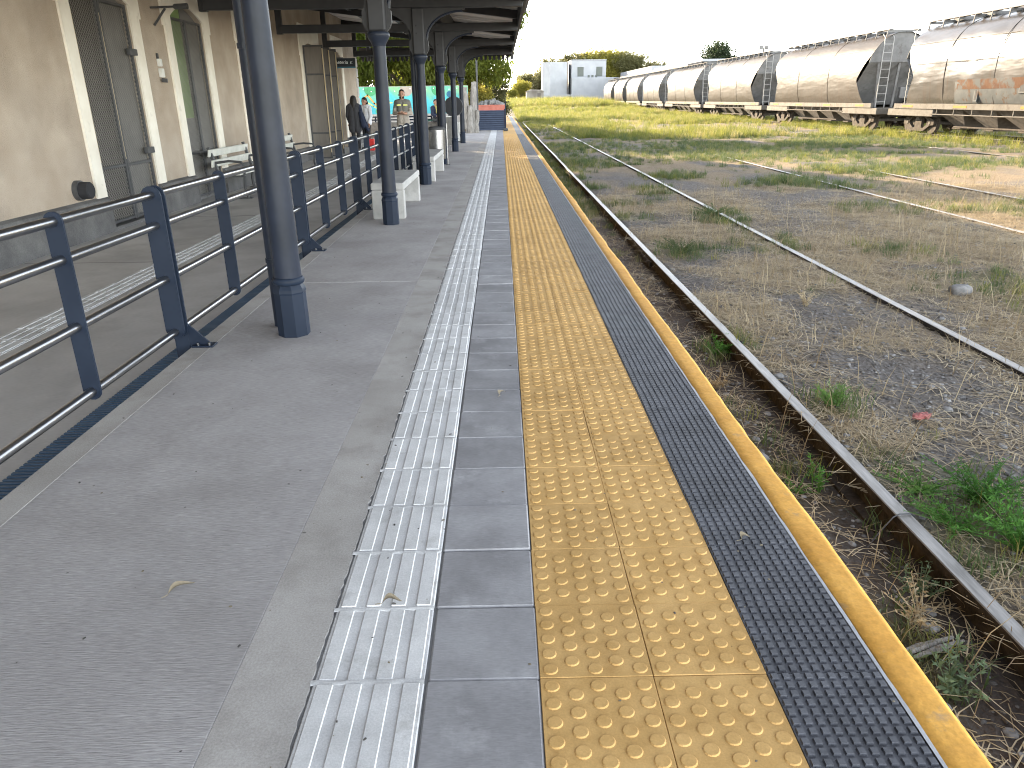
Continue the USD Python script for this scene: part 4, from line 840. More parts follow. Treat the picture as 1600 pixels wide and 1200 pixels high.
# ------------------------------------------------------------------ hopper wagons
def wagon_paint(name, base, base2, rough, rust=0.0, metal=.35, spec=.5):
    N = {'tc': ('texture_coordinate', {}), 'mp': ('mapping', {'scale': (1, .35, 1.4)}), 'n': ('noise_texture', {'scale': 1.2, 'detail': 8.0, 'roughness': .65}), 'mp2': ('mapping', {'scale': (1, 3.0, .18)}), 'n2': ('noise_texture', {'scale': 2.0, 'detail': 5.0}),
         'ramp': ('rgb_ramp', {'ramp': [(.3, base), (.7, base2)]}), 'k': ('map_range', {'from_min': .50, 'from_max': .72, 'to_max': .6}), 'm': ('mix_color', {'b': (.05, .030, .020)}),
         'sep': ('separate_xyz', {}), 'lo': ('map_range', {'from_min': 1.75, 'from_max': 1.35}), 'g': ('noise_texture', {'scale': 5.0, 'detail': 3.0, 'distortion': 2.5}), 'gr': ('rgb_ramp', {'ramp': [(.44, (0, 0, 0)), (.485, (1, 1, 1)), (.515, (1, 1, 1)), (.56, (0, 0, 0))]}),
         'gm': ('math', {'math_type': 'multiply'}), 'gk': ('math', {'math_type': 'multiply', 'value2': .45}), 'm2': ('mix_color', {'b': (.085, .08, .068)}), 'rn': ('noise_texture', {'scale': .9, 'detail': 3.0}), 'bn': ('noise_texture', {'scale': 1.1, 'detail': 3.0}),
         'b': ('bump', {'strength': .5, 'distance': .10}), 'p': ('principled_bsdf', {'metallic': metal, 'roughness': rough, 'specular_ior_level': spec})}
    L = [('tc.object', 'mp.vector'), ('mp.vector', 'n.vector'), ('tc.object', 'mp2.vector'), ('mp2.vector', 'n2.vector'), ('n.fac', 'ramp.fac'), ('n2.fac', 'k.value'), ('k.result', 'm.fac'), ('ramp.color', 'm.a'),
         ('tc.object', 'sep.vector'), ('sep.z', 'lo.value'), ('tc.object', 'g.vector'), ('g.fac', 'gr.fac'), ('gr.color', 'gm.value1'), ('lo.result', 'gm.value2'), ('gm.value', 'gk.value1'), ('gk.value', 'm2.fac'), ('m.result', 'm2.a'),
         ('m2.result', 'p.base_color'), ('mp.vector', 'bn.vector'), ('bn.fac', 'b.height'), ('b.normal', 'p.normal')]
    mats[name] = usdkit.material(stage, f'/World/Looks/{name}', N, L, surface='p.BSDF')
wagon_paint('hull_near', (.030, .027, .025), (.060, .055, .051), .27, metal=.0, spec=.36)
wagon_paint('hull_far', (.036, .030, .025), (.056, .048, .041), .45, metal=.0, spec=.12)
mat('rust_patch', (.062, .026, .012), (.09, .046, .024), rough=.85, spec=.15, scale=2.5, spots=((.07, .073, .072), 2.2, .46, .58))
mat('pale_repair', (.052, .056, .058), (.074, .079, .08), rough=.7, spec=.15, scale=3, spots=((.062, .033, .018), 2.6, .56, .66))

PROF = [(1.30, 1.06), (1.36, 1.20), (1.45, 1.45), (1.52, 1.85), (1.555, 2.3), (1.545, 2.75), (1.47, 3.15), (1.33, 3.5), (1.12, 3.80), (.84, 4.05), (.52, 4.22), (.25, 4.29), (0, 4.30)]
PROF = np.array(PROF)
zz = np.linspace(1.06, 4.30, 40)
def dense():
    s_ = np.r_[0, np.hypot(*np.diff(PROF, axis=0).T).cumsum()]; q = np.linspace(0, s_[-1], 36)
    from scipy.interpolate import PchipInterpolator as P_
    return np.stack([P_(s_, PROF[:, 0])(q), P_(s_, PROF[:, 1])(q)], 1)
DP = dense()
def inset(z): return np.interp(z, [1.06, 1.25, 2.25, 3.35, 3.6, 4.3], [.25, .45, 1.10, .10, 0, 0])
LW = 16.4; BODY = LW / 2 - 1.62
def make_wagon(label, near, loc):
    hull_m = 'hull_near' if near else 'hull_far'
    t = thing('hopper_wagon', label, 'wagon', loc, group=None)
    # side shells: profile swept along the wagon, ends cut back
    pts = np.vstack([DP * [-1, 1], (DP * [1, 1])[::-1][1:]]); m = len(pts); ny = 28; u = np.linspace(-1, 1, ny)
    V = np.stack([np.broadcast_to(pts[:, 0], (ny, m)), u[:, None] * (BODY - inset(pts[:, 1]))[None], np.broadcast_to(pts[:, 1], (ny, m))], -1).reshape(-1, 3)
    if near:
        d = (meshkit.fbm(V * [0, .8, .9], 3, 12) - .5) * .10; k = np.abs(V[:, 0]) > .3; V[k, 0] += d[k] * np.sign(V[k, 0])
        dent = np.exp(-((V[:, 1] - 1.6) / .5) ** 2 - ((V[:, 2] - 2.9) / .5) ** 2) * (V[:, 0] < 0); V[:, 0] += dent * .10
    i = np.arange(m - 1); Fq = np.vstack([np.stack([r * m + i, r * m + i + 1, (r + 1) * m + i + 1, (r + 1) * m + i], 1) for r in range(ny - 1)])
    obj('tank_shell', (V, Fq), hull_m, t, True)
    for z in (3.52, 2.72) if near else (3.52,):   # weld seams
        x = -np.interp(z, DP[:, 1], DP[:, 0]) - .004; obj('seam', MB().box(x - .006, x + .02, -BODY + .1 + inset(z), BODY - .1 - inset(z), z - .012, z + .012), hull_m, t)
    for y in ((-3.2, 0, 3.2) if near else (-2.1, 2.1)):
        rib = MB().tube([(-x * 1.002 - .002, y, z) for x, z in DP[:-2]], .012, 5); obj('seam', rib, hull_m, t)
    for e in (-1, 1):     # end sheets
        hw = lambda z: np.interp(z, DP[:, 1], DP[:, 0]) - .02
        zs = np.linspace(3.0, 4.28, 8); up = Polygon([(-hw(z), z) for z in zs] + [(hw(z), z) for z in zs[::-1]])
        mb = MB(); y0 = e * (BODY - .12)
        mb.prism(up.simplify(.002), .03, CROSS(y0 - .015)); obj('end_sheet', mb, 'wagon_grey', t)
        sl = MB(); z1 = 3.0; z0 = 1.10; a, b = hw(z1), hw(z0); ya, yb = e * (BODY - .12), e * (BODY - 2.0)
        sl.add([[-a, ya, z1], [a, ya, z1], [b, yb, z0], [-b, yb, z0], [-hw(2.1), (ya + yb) / 2, 2.1], [hw(2.1), (ya + yb) / 2, 2.1]], [[0, 1, 5], [0, 5, 4], [4, 5, 2], [4, 2, 3]]); obj('slope_sheet', sl, 'wagon_grey', t)
        for x in (-1.0, -.0, 1.0): obj('end_strut', MB().bar((x, e * (BODY - .18), 3.0), (x * .8, e * (BODY - .35), 1.0), .10, .08), 'wagon_grey', t)
        obj('end_sill', MB().box(-1.36, 1.36, min(e * (LW / 2 - .55), e * (LW / 2 - 4.3)), max(e * (LW / 2 - .55), e * (LW / 2 - 4.3)), .70, .985, .02), 'wagon_sill', t)
        obj('coupler', MB().box(-.13, .13, min(e * (LW / 2 - .54), e * (LW / 2 - .02)), max(e * (LW / 2 - .54), e * (LW / 2 - .02)), .72, .96, .03), 'wagon_iron', t)
        obj('buffer_plate', MB().box(-.45, .45, min(e * (LW / 2 - .54), e * (LW / 2 - .46)), max(e * (LW / 2 - .54), e * (LW / 2 - .46)), .66, 1.02, .02), 'wagon_iron', t)
        lad = MB(); x = -1.0 if e < 0 else -1.15; y = e * (BODY + .12)
        for dx in (0, .42): lad.tube([(x + dx, y, 1.0), (x + dx, y, 4.05), (x + dx + .02, e * (BODY - .15), 4.2)], .020, 6)
        for z in np.arange(1.25, 4.05, .36): lad.tube([(x, y, z), (x + .42, y, z)], .014, 6)
        obj('ladder', lad, 'ladder_paint', t)
        if e > 0 or not near:
            wh = MB().tube([(.75 + .32 * math.cos(a), e * (BODY - .02), 2.35 + .32 * math.sin(a)) for a in np.linspace(0, 2 * math.pi, 25)], .02, 6)
            for a in (0, math.pi / 3, 2 * math.pi / 3): wh.bar((.75 - .31 * math.cos(a), e * (BODY - .02), 2.35 - .31 * math.sin(a)), (.75 + .31 * math.cos(a), e * (BODY - .02), 2.35 + .31 * math.sin(a)), .02, .02)
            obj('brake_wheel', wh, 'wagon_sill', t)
            obj('brake_box', MB().box(.2, .6, min(e * (BODY - .3), e * (BODY - .1)), max(e * (BODY - .3), e * (BODY - .1)), 1.4, 1.9, .02), 'wagon_grey', t)
        # bogie
        bo = sub('bogie', t); yc = e * (LW / 2 - 2.65)
        for k in (-.89, .89):
            for x in (-.84, .84): obj('wheel', MB().add(*MB().tube([(x - .065, yc + k, .43), (x - .03, yc + k, .43), (x - .03, yc + k, .43), (x + .065, yc + k, .43)], [.43, .43, .46, .44], 26).mesh()), 'bogie_iron', bo)
            obj('axle', MB().tube([(-1.02, yc + k, .43), (1.02, yc + k, .43)], .07, 10), 'wagon_iron', bo)
        for x in (-1.0, .88):
            fr = Polygon([(-1.2, .36), (-1.22, .56), (-.95, .62), (-.55, .80), (.55, .80), (.95, .62), (1.22, .56), (1.2, .36), (.92, .34), (.45, .10), (-.45, .10), (-.92, .34)])
            fr = fr.difference(Polygon([(-.78, .44), (-.52, .64), (-.26, .66), (-.26, .24), (-.40, .22)])).difference(Polygon([(.78, .44), (.52, .64), (.26, .66), (.26, .24), (.40, .22)])).difference(sbox(-.18, .52, .18, .66))
            obj('side_frame', MB().prism(fr, .12, frame_of((0, 1, 0), (0, 0, 1), (1, 0, 0), (x, yc, 0))), 'bogie_iron', bo)
            for q in (-.09, .09):
                sprng = MB().tube([(x + .06 + .05 * math.cos(a * 1.7), yc + q + .05 * math.sin(a * 1.7), .2 + a * .011) for a in range(0, 30)], .012, 5); obj('spring', sprng, 'wagon_iron', bo)
        obj('bolster', MB().box(-1.05, 1.05, yc - .16, yc + .16, .52, .68, .02), 'wagon_iron', bo)
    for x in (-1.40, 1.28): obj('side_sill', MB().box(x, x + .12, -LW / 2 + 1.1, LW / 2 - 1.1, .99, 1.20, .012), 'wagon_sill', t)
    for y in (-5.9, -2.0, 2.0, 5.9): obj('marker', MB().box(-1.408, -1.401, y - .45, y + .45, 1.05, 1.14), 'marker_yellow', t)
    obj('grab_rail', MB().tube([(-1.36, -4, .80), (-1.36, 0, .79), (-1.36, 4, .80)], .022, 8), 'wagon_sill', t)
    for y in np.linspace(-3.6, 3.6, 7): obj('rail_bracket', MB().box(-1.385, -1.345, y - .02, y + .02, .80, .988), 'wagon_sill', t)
    obj('centre_sill', MB().box(-.30, .30, -LW / 2 + .55, LW / 2 - .55, .70, .984), 'wagon_iron', t)
    for y in (-3.1, -1.0, 1.0, 3.1):   # discharge hoppers
        q = MB(); a, b, c = 1.25, 1.05, .62
        q.add([[-a, y - b, 1.0], [a, y - b, 1.0], [a, y + b, 1.0], [-a, y + b, 1.0], [-.55, y - .28, .30], [.55, y - .28, .30], [.55, y + .28, .30], [-.55, y + .28, .30]], [[0, 1, 5, 4], [1, 2, 6, 5], [2, 3, 7, 6], [3, 0, 4, 7], [4, 5, 6, 7]])
        obj('discharge_hopper', q, 'wagon_iron', t); obj('outlet_gate', MB().box(-.75, .75, y - .30, y + .30, .24, .298, .01), 'bogie_iron', t)
    obj('brake_pipe', MB().tube([(-1.02, -2.6, .36), (-1.02, 2.8, .34)], .035, 8), 'bogie_iron', t)
    for x in (-.75, .55): obj('roof_walkway', MB().box(x, x + .20, -BODY + .1, BODY - .1, 4.40, 4.43), 'wagon_grey', t)
    for y in np.linspace(-BODY + .2, BODY - .2, 13):
        obj('walkway_bracket', MB().box(-.77, .77, y - .025, y + .025, 4.30, 4.398), 'wagon_grey', t); obj('walkway_bracket', MB().bar((-.76, y, 4.40), (-.80, y, 4.10), .04, .04), 'wagon_grey', t)
    for y in np.linspace(-5, 5, 6): obj('roof_hatch', MB().box(-.38, .38, y - .45, y + .45, 4.27, 4.46, .05), 'wagon_grey', t)
    if near:   # worn repair plates with cut openings on the camera side
        def patch(name, y0, y1, z0, z1, m_, holes=(), off=.012):
            n1, n2 = 14, 8; Y = np.linspace(y0, y1, n1); Z = np.linspace(z0, z1, n2)
            Yg, Zg = np.meshgrid(Y, Z); X = -(np.interp(Zg, DP[:, 1], DP[:, 0]) + off)
            v0 = np.stack([0 * Yg, Yg, Zg], -1).reshape(-1, 3); X = X + ((meshkit.fbm(v0 * [0, .8, .9], 3, 12) - .5) * -.10).reshape(X.shape) - .01
            v = np.stack([X, Yg, Zg], -1).reshape(-1, 3); q = (np.arange(n2 - 1)[:, None] * n1 + np.arange(n1 - 1)).ravel()
            obj(name, (v, np.stack([q, q + 1, q + n1 + 1, q + n1], 1)), m_, t, True)
        patch('repair_plate', -4.3, 2.35, 1.22, 2.0, 'pale_repair'); patch('rusty_band', -4.0, 2.2, 1.72, 2.06, 'rust_patch', off=.018)
        for y, z, w_, h_ in ((.95, 1.52, .10, .36), (-1.75, 1.74, .40, .26)):
            x = -(np.interp(z, DP[:, 1], DP[:, 0]) + .035)
            obj('hatch_frame', MB().box(x - .02, x + .03, y - w_ / 2 - .07, y + w_ / 2 + .07, z - h_ / 2 - .06, z + h_ / 2 + .06, .01), 'pale_repair', t)
            obj('hatch_hole', MB().box(x - .026, x - .021, y - w_ / 2, y + w_ / 2, z - h_ / 2, z + h_ / 2, .0), 'cloth_black', t)
    return t
TX, TZ = 18.93, -.14
CP = [36.2, 52.6, 69.0, 85.3, 99.2, 111.8, 123.6, 136.0]
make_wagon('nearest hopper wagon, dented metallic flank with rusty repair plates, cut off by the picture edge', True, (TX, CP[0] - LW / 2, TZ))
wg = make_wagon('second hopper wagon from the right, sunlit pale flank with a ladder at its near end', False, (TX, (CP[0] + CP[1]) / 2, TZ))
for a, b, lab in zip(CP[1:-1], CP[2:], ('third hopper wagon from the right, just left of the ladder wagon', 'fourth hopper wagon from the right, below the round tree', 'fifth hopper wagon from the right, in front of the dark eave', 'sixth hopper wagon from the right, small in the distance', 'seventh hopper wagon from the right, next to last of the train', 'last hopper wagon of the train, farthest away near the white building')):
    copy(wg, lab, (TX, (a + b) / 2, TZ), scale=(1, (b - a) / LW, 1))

# ------------------------------------------------------------------ far buildings
fb = thing('white_building', 'white two storey flat roofed building beyond the end of the train', 'building', (0, 172, .6))
obj('wing', MB().prism(Polygon([(9.0, 0), (10.4, -2.5), (14.1, -2.0), (14.9, 6), (9.0, 6)]), 8.15, np.eye(4)), 'far_white', fb)
obj('upper_block', MB().box(15.1, 22.5, -1.0, 8, 0, 8.45, .05), 'far_white', fb); obj('parapet', MB().box(15.0, 22.6, -1.1, 8.1, 8.451, 8.6), 'far_white', fb)
obj('front_block', MB().box(14.95, 29.5, -4.5, -1.02, 0, 5.0, .05), 'far_white', fb)
for x in (16.4, 20.4): obj('window', MB().box(x, x + 1.3, -1.06, -1.005, 5.3, 7.15), 'far_window', fb)
for x in (18.4, 19.2, 20.0): obj('roof_unit', MB().box(x, x + .4, -3.2, -2.6, 5.001, 5.5, .05), 'far_window', fb)
sd = thing('white_shed', 'long white shed with a dark overhanging eave behind the far wagons', 'building', (25, 130, .2))
obj('roof', MB().prism(Polygon([(-1.2, 4.95), (-1.2, 5.2), (.6, 5.5), (.6, 5.1)]), 97, CROSS(-28)), 'far_dark', sd)
obj('wall', MB().box(.7, 1.1, -28, 41, 0, 5.05), 'far_white', sd); obj('parapet', MB().box(.62, 6, -28, 4, 5.45, 5.75, .05), 'far_white', sd); obj('parapet', MB().box(.62, 6, 6, 41, 5.45, 6.3, .05), 'far_white', sd)
for k in range(15): obj('window', MB().box(.62, .69, -26 + k * 4.5, -23.6 + k * 4.5, .9, 3.6), 'far_glass', sd)
for k in range(22): obj('post', MB().box(-1.1, -.9, -27 + k * 4.5, -26.8 + k * 4.5, 0, 4.98), 'far_dark' if k % 4 == 0 else 'far_white', sd)
fn = thing('white_fence', 'low white picket fence in front of the white building', 'fence', (0, 160, .9))
for k in range(28): obj('picket', MB().box(8.6 + k * .42, 8.8 + k * .42, 0, .06, 0, 1.45), 'far_white', fn)
obj('rail', MB().box(8.6, 20.3, .061, .12, .3, .45), 'far_white', fn); obj('rail', MB().box(8.6, 20.3, .061, .12, 1.1, 1.25), 'far_white', fn)
ht = thing('small_hut', 'small weathered pale hut in the grass left of the white building', 'hut', (5.93, 138, .95))
obj('wall', MB().box(-1.5, 1.5, 0, 2.6, 0, 1.75), 'hut_wall', ht); obj('roof', MB().prism(Polygon([(-1.65, 1.75), (1.65, 1.75), (1.2, 2.0), (-.7, 2.15)]), 3.0, CROSS(-.2)), 'hut_wall', ht); obj('door', MB().box(.4, 1.0, -.03, -.002, 0, 1.5), 'far_dark', ht)
fl = thing('floodlight_mast', 'floodlight mast with paired lamps rising behind the third wagon', 'mast', (48.9, 150, -1.9))
obj('pole', MB().tube([(0, 0, 0), (0, 0, 11.8)], .12, 8), 'wagon_grey', fl)
for x in (-.5, .5):
    obj('lamp', MB().box(x - .32, x + .32, -.2, .2, 11.5, 12.1, .05), 'wagon_grey', fl)
obj('cross_arm', MB().box(-1, 1, -.05, .05, 10.9, 11.0), 'wagon_grey', fl)

# ------------------------------------------------------------------ trees
def leaves(P, size, rng, droop=0.0, aspect=.45):
    """one quad-ish leaf (two triangles) at each point"""
    n = len(P); d = rng.normal(0, 1, (n, 3)); d[:, 2] -= droop * 2.5; d /= np.linalg.norm(d, axis=1, keepdims=True)
    s = np.cross(d, rng.normal(0, 1, (n, 3))); s /= np.linalg.norm(s, axis=1, keepdims=True); L_ = size * rng.uniform(.6, 1.4, (n, 1)); w_ = L_ * aspect
    v = np.stack([P, P + d * L_ * .5 + s * w_ * .5, P + d * L_, P + d * L_ * .5 - s * w_ * .5], 1).reshape(-1, 3); b = np.arange(n) * 4
    return v, np.concatenate([np.stack([b, b + 1, b + 2], 1), np.stack([b, b + 2, b + 3], 1)])
def tree(name, label, loc, blobs, n, size, m, th, tr=.18, seed=1, group=None, droop=0.0, strands=0, cat='tree', bark_m='bark'):
    """trunk with limbs and a crown of leaf clumps: blobs (x, y, z, r) relative to the foot"""
    rg = np.random.default_rng(seed); t = thing(name, label, cat, loc, group=group)
    B = np.array(blobs, float); mb = MB()
    tip = B[:, :3].mean(0); mid = np.array([rg.normal(0, .1), rg.normal(0, .1), th])
    mb.tube([(0, 0, -.4), (0, 0, 0), mid * .6 + rg.normal(0, .04, 3), mid], [tr * 1.35, tr * 1.1, tr * .9, tr * .75], 10)
    for b in B:
        q = b[:3] - [0, 0, b[3] * .2]; k = mid * .75 * rg.uniform(.8, 1.1) + 0; k[:2] = mid[:2] * .7
        mb.tube([k, (k + q) / 2 + rg.normal(0, .12, 3) + [0, 0, .15], q, b[:3] + rg.normal(0, b[3] * .4, 3)], [tr * .5, tr * .34, tr * .2, tr * .06], 6)
    obj('trunk', mb, bark_m, t, 50)
    w_ = B[:, 3] ** 2; w_ = w_ / w_.sum(); ncl = max(20, n // 26); cl = rg.choice(len(B), ncl, p=w_)
    d = rg.normal(0, 1, (ncl, 3)); d /= np.linalg.norm(d, axis=1, keepdims=True); rad = B[cl, 3][:, None] * rg.uniform(.25, 1.0, (ncl, 1)) ** .45
    C = B[cl, :3] + d * rad * [1, 1, .85]
    per = rg.poisson(26, ncl); ci = np.repeat(np.arange(ncl), per)
    P = C[ci] + rg.normal(0, 1, (len(ci), 3)) * (B[cl, 3][:, None] * rg.uniform(.08, .20, (ncl, 1)))[ci]
    if strands:
        S = []
        for k in range(strands):
            b = B[rg.choice(len(B), p=w_)]; a = rg.uniform(0, 2 * math.pi); q = math.sqrt(rg.uniform(.2, 1.0)); L_ = rg.uniform(.5, 1.5) * b[3]
            s0 = b[:3] + [b[3] * q * math.cos(a), b[3] * q * math.sin(a), b[3] * math.sqrt(max(0, 1 - q * q)) * .7]; u = np.arange(0, L_, size * .45)
            S.append(s0 + np.stack([.10 * u * math.cos(a), .10 * u * math.sin(a), -u], 1) + rg.normal(0, .03, (len(u), 3)))
        P = np.vstack([P] + S)
    P = P[P[:, 2] > .15]
    obj('crown', leaves(P, size, rg, droop), m, t)
    return t
def round_blobs(R, z0, H, k, seed, top=0):
    rg = np.random.default_rng(seed); out = []
    for i in range(k):
        z = rg.uniform(0, 1); a = rg.uniform(0, 2 * math.pi); q = R * (1 - (2 * z - 1) ** 2 * .6) * rg.uniform(.25, .75)
        out.append((q * math.cos(a), q * math.sin(a), z0 + z * H, R * rg.uniform(.32, .52)))
    if top:
        k = top / max(b[2] + b[3] * .6 for b in out); out = [(b[0], b[1], b[2] * k, b[3]) for b in out]
    return out
# behind the mural
tree('willow_tree', 'tall drooping willow behind the right end of the mural and over the canopy edge', (-2.4, 47.5, -.3), [(0, 0, 6.2, 1.7), (1.6, -.5, 5.4, 1.5), (-1.4, .3, 5.6, 1.6), (.6, 1, 7.4, 1.6), (2.7, -.8, 6.3, 1.2), (.4, -1.2, 4.2, 1.5), (2.0, -.6, 3.5, 1.0), (-2.0, -.6, 3.6, 1.4), (2.9, .4, 7.6, 1.0)], 42000, .19, 'crown_willow', 3.0, .26, 3, droop=.7, strands=420)
tree('willow_tree', 'broad yellow-green willow above the middle of the mural', (-5.2, 45.5, -.3), round_blobs(3.2, 1.7, 5.4, 16, 5), 40000, .20, 'crown_willow', 2.8, .26, 4, droop=.8, strands=420)
tree('willow_tree', 'yellow-green willow above the left end of the mural beside the building corner', (-8.4, 43.2, -.3), round_blobs(2.6, 1.8, 7.4, 18, 7), 34000, .20, 'crown_willow', 2.8, .24, 5, droop=.8, strands=360)
tree('leafy_shrub', 'grey-green bushy shrub above the rubble container', (-.85, 50, -.3), [(0, 0, 1.9, 1.1), (.5, .2, 2.6, .8), (-.6, .2, 1.4, .9), (.55, 0, 1.3, .8), (-1.2, .3, 2.4, .9)], 15000, .14, 'crown_olive', .9, .10, 8, cat='shrub')
tree('leafy_shrub', 'small yellowish shrub between the thin post and the grey-green shrub', (-1.75, 47.0, -.3), [(0, 0, 2.0, .6), (.2, 0, 2.8, .5), (-.3, 0, 1.4, .6), (.7, .2, 1.9, .6)], 7000, .13, 'crown_yellow', .9, .06, 9, cat='shrub')
# tall trees past the end of the building that keep the yard in shade
for (x, y, H_, s_, lab) in ((-14.5, 57, 8.0, 11, 'tall tree hidden behind the station building'), (-17, 71, 9.5, 12, 'tall tree behind the willows'), (-9.5, 66, 9.0, 13, 'tree behind the middle willow'), (-5.2, 72, 6.8, 14, 'tree behind the right willow'), (-20, 50, 6, 15, 'tree beyond the building roof'), (-9, 82, 7.5, 17, 'tree farther behind the willows')):
    tree('dense_tree', lab + ', dark dense crown', (x, y, -.3), round_blobs(3.6, H_ * .38, H_ * .5, 14, s_), 16000, .26, 'crown_dark', H_ * .4, .3, s_, group=None)
tree('thin_tree', 'unseen sparse tree added behind the roof end to break the sun into thin streaks', (-12.6, 44, -.3), round_blobs(3.2, 4.4, 3.6, 12, 91), 5200, .26, 'crown_dark', 3.6, .24, 91)  # out of view; added to dapple the sun streak on the platform
# row of trees along the line in the distance
far = [(2.4, 178, 3.2, 'crown_yellow', 'pale yellow-green tree closest to the vanishing point of the line'), (4.5, 182, 5.0, 'crown_yellow', 'yellow-green tree in the distance, second from the canopy'), (6.6, 190, 6.6, 'crown_olive', 'olive tree in the distance just left of the white building'), (8.6, 188, 7.0, 'crown_olive', 'taller olive tree touching the left corner of the white building'), (1.0, 235, 3.6, 'crown_olive', 'small far olive tree near the end of the platform'), (5.0, 230, 5.4, 'crown_yellow', 'far yellowish tree behind the small hut'),
       (13.6, 203, 10.2, 'crown_olive', 'tree behind the left wing of the white building'), (18.0, 206, 11.6, 'crown_olive', 'thin olive tree behind the upper block, left one'), (21.6, 204, 11.6, 'crown_olive', 'olive tree behind the upper block, right one'), (25.4, 205, 12.6, 'crown_yellow', 'tall yellow-green tree just right of the white building'), (29.0, 206, 12.4, 'crown_yellow', 'second yellow-green tree right of the white building'), (32.6, 203, 11.6, 'crown_olive', 'olive tree at the right end of the grove behind the shed'), (38.3, 205, 9.4, 'crown_olive', 'small round tree above the shed roof'), (44.8, 165, 10.9, 'crown_dark', 'rounded dark tree rising behind the third wagon')]
protos = {}
for k, (x, y, H_, m, lab) in enumerate(far):
    if m not in protos: protos[m] = (tree('distant_tree', lab, (x, y, .6), round_blobs(.50 * H_, H_ * .22, H_ * .58, 24, 40 + k, H_), 17000, H_ * .040, m, H_ * .35, H_ * .025, 40 + k), H_)
    else:
        p, h0 = protos[m]; s_ = H_ / h0; copy(p, lab, (x, y, .6), rz=k * 1.3, scale=(s_ * 1.0, s_ * 1.0, s_))

# ------------------------------------------------------------------ grass, straw, stones
def blades(n, h, w_, spread, bend, seed, flat_=0.0):
    rg = np.random.default_rng(seed); V, F = [], []
    for i in range(n):
        a = rg.uniform(0, 2 * math.pi); r = spread * math.sqrt(rg.uniform()); p = np.array([r * math.cos(a), r * math.sin(a), 0]); dr = rg.uniform(0, 2 * math.pi); d = np.array([math.cos(dr), math.sin(dr), 0]); s = np.array([-d[1], d[0], 0])
        H_ = h * rg.uniform(.45, 1.2); bd = bend * rg.uniform(.3, 1.3) * H_
        if flat_ > rg.uniform():
            z0 = rg.uniform(0, .012); c = rg.normal(0, .25); q = [p + d * H_ * u + s * c * H_ * u * u + [0, 0, z0 + .02 * math.sin(u * 3) * rg.uniform(0, 1)] for u in (0, .5, 1)]; ww = (w_, w_, w_ * .5)
        else: q = [p, p + [0, 0, H_ * .55] + d * bd * .3, p + [0, 0, H_] + d * bd]; ww = (w_, w_ * .8, w_ * .12)
        k = len(V) * 1
        for c, e in zip(q, ww): V += [c - s * e / 2, c + s * e / 2]
        F += [[k, k + 1, k + 3, k + 2], [k + 2, k + 3, k + 5, k + 4]]
    return np.array(V), np.array(F)
def scatter(name, label, cat, protos_, pos, scl, rot, pick):
    pi = UsdGeom.PointInstancer.Define(stage, f'/World/{name}'); tag(pi.GetPrim(), label, cat, None, 'stuff')
    rel = []
    for k, (m_, mt) in enumerate(protos_):
        q = usdkit.mesh(stage, f'/World/{name}/tuft' if k == 0 else f'/World/{name}/tuft_{k:03d}', m_ if not isinstance(m_, MB) else m_.mesh(), mats[mt]); rel.append(q.GetPath())
    pi.CreatePrototypesRel().SetTargets(rel); n = len(pos)
    pi.CreateProtoIndicesAttr(Vt.IntArray.FromNumpy(np.asarray(pick, np.int32))); pi.CreatePositionsAttr(Vt.Vec3fArray.FromNumpy(np.asarray(pos, np.float32)))
    pi.CreateScalesAttr(Vt.Vec3fArray.FromNumpy(np.asarray(scl, np.float32)))
    h_ = np.asarray(rot, float) / 2
    pi.CreateOrientationsAttr(Vt.QuathArray([Gf.Quath(float(math.cos(a)), 0, 0, float(math.sin(a))) for a in h_]))
rg = np.random.default_rng(77)
def sample(n, x0, x1, y0, y1, dens, power=1.0):
    x = rg.uniform(x0, x1, n); y = y0 + (y1 - y0) * rg.uniform(0, 1, n) ** power; k = rg.uniform(0, 1, n) < dens(x, y); return x[k], y[k]
def off_rail(x, m=.045): return (np.abs(x - 1.69) > m) & (np.abs(x - 3.37) > m) & (np.abs(x - 6.65) > m) & (np.abs(x - 8.72) > m)
def place(x, y, dz=0.0): return np.stack([x, y, zt(x, y) + dz], 1)
# straw
x, y = sample(34000, 1.12, 10.5, 1.2, 15, lambda a, b: .07 + .93 * strawy(a, b) * (1 - .5 * green(a, b)), 1.3); k = off_rail(x, .06); x, y = x[k], y[k]; n = len(x)
s = rg.uniform(.6, 1.25, n)
scatter('dry_straw', 'loose dry straw and stalks strewn over the stony yard soil', 'straw', [(blades(14, .16, .0042, .13, .5, 1, .9), 'straw'), (blades(11, .22, .0038, .16, .7, 2, .85), 'straw'), (blades(18, .10, .0036, .10, .5, 3, .95), 'straw'), (blades(7, .30, .005, .10, .8, 4, .7), 'straw')], place(x, y, .004), np.stack([s, s, s * .8], 1), rg.uniform(0, 6.28, n), rg.choice(4, n, p=[.36, .2, .36, .08]))
# stones
pebs = []
for k in range(5):
    q = trimesh.creation.icosphere(1, 1.0); q.vertices *= rg.uniform(.55, 1.2, 3) * [1, 1, .62]; q.vertices += (meshkit.noise(q.vertices * 1.7 + k * 9)[:, None] - .5) * .45; pebs.append(q)
def bare(a, b): return (.25 + .75 * np.clip(np.exp(-(((a - 2.5) / .8) ** 2 + ((b - 4.4) / 1.6) ** 2)) * 1.5 + .25, 0, 1)) * (1 - .6 * green(a, b))
x, y = sample(52000, 1.12, 9.5, 1.2, 13, bare, 1.35); k = off_rail(x, .06); x, y = x[k], y[k]; n = len(x)
s = np.clip(rg.lognormal(-4.85, .48, n), .003, .030)
scatter('loose_stones', 'loose grey ballast stones and gravel in the yard soil', 'stones', [(pebs[k], 'stone_light' if k in (0, 3) else 'stone_dark') for k in range(5)], place(x, y, .001), np.stack([s, s, s], 1), rg.uniform(0, 6.28, n), rg.integers(0, 5, n))
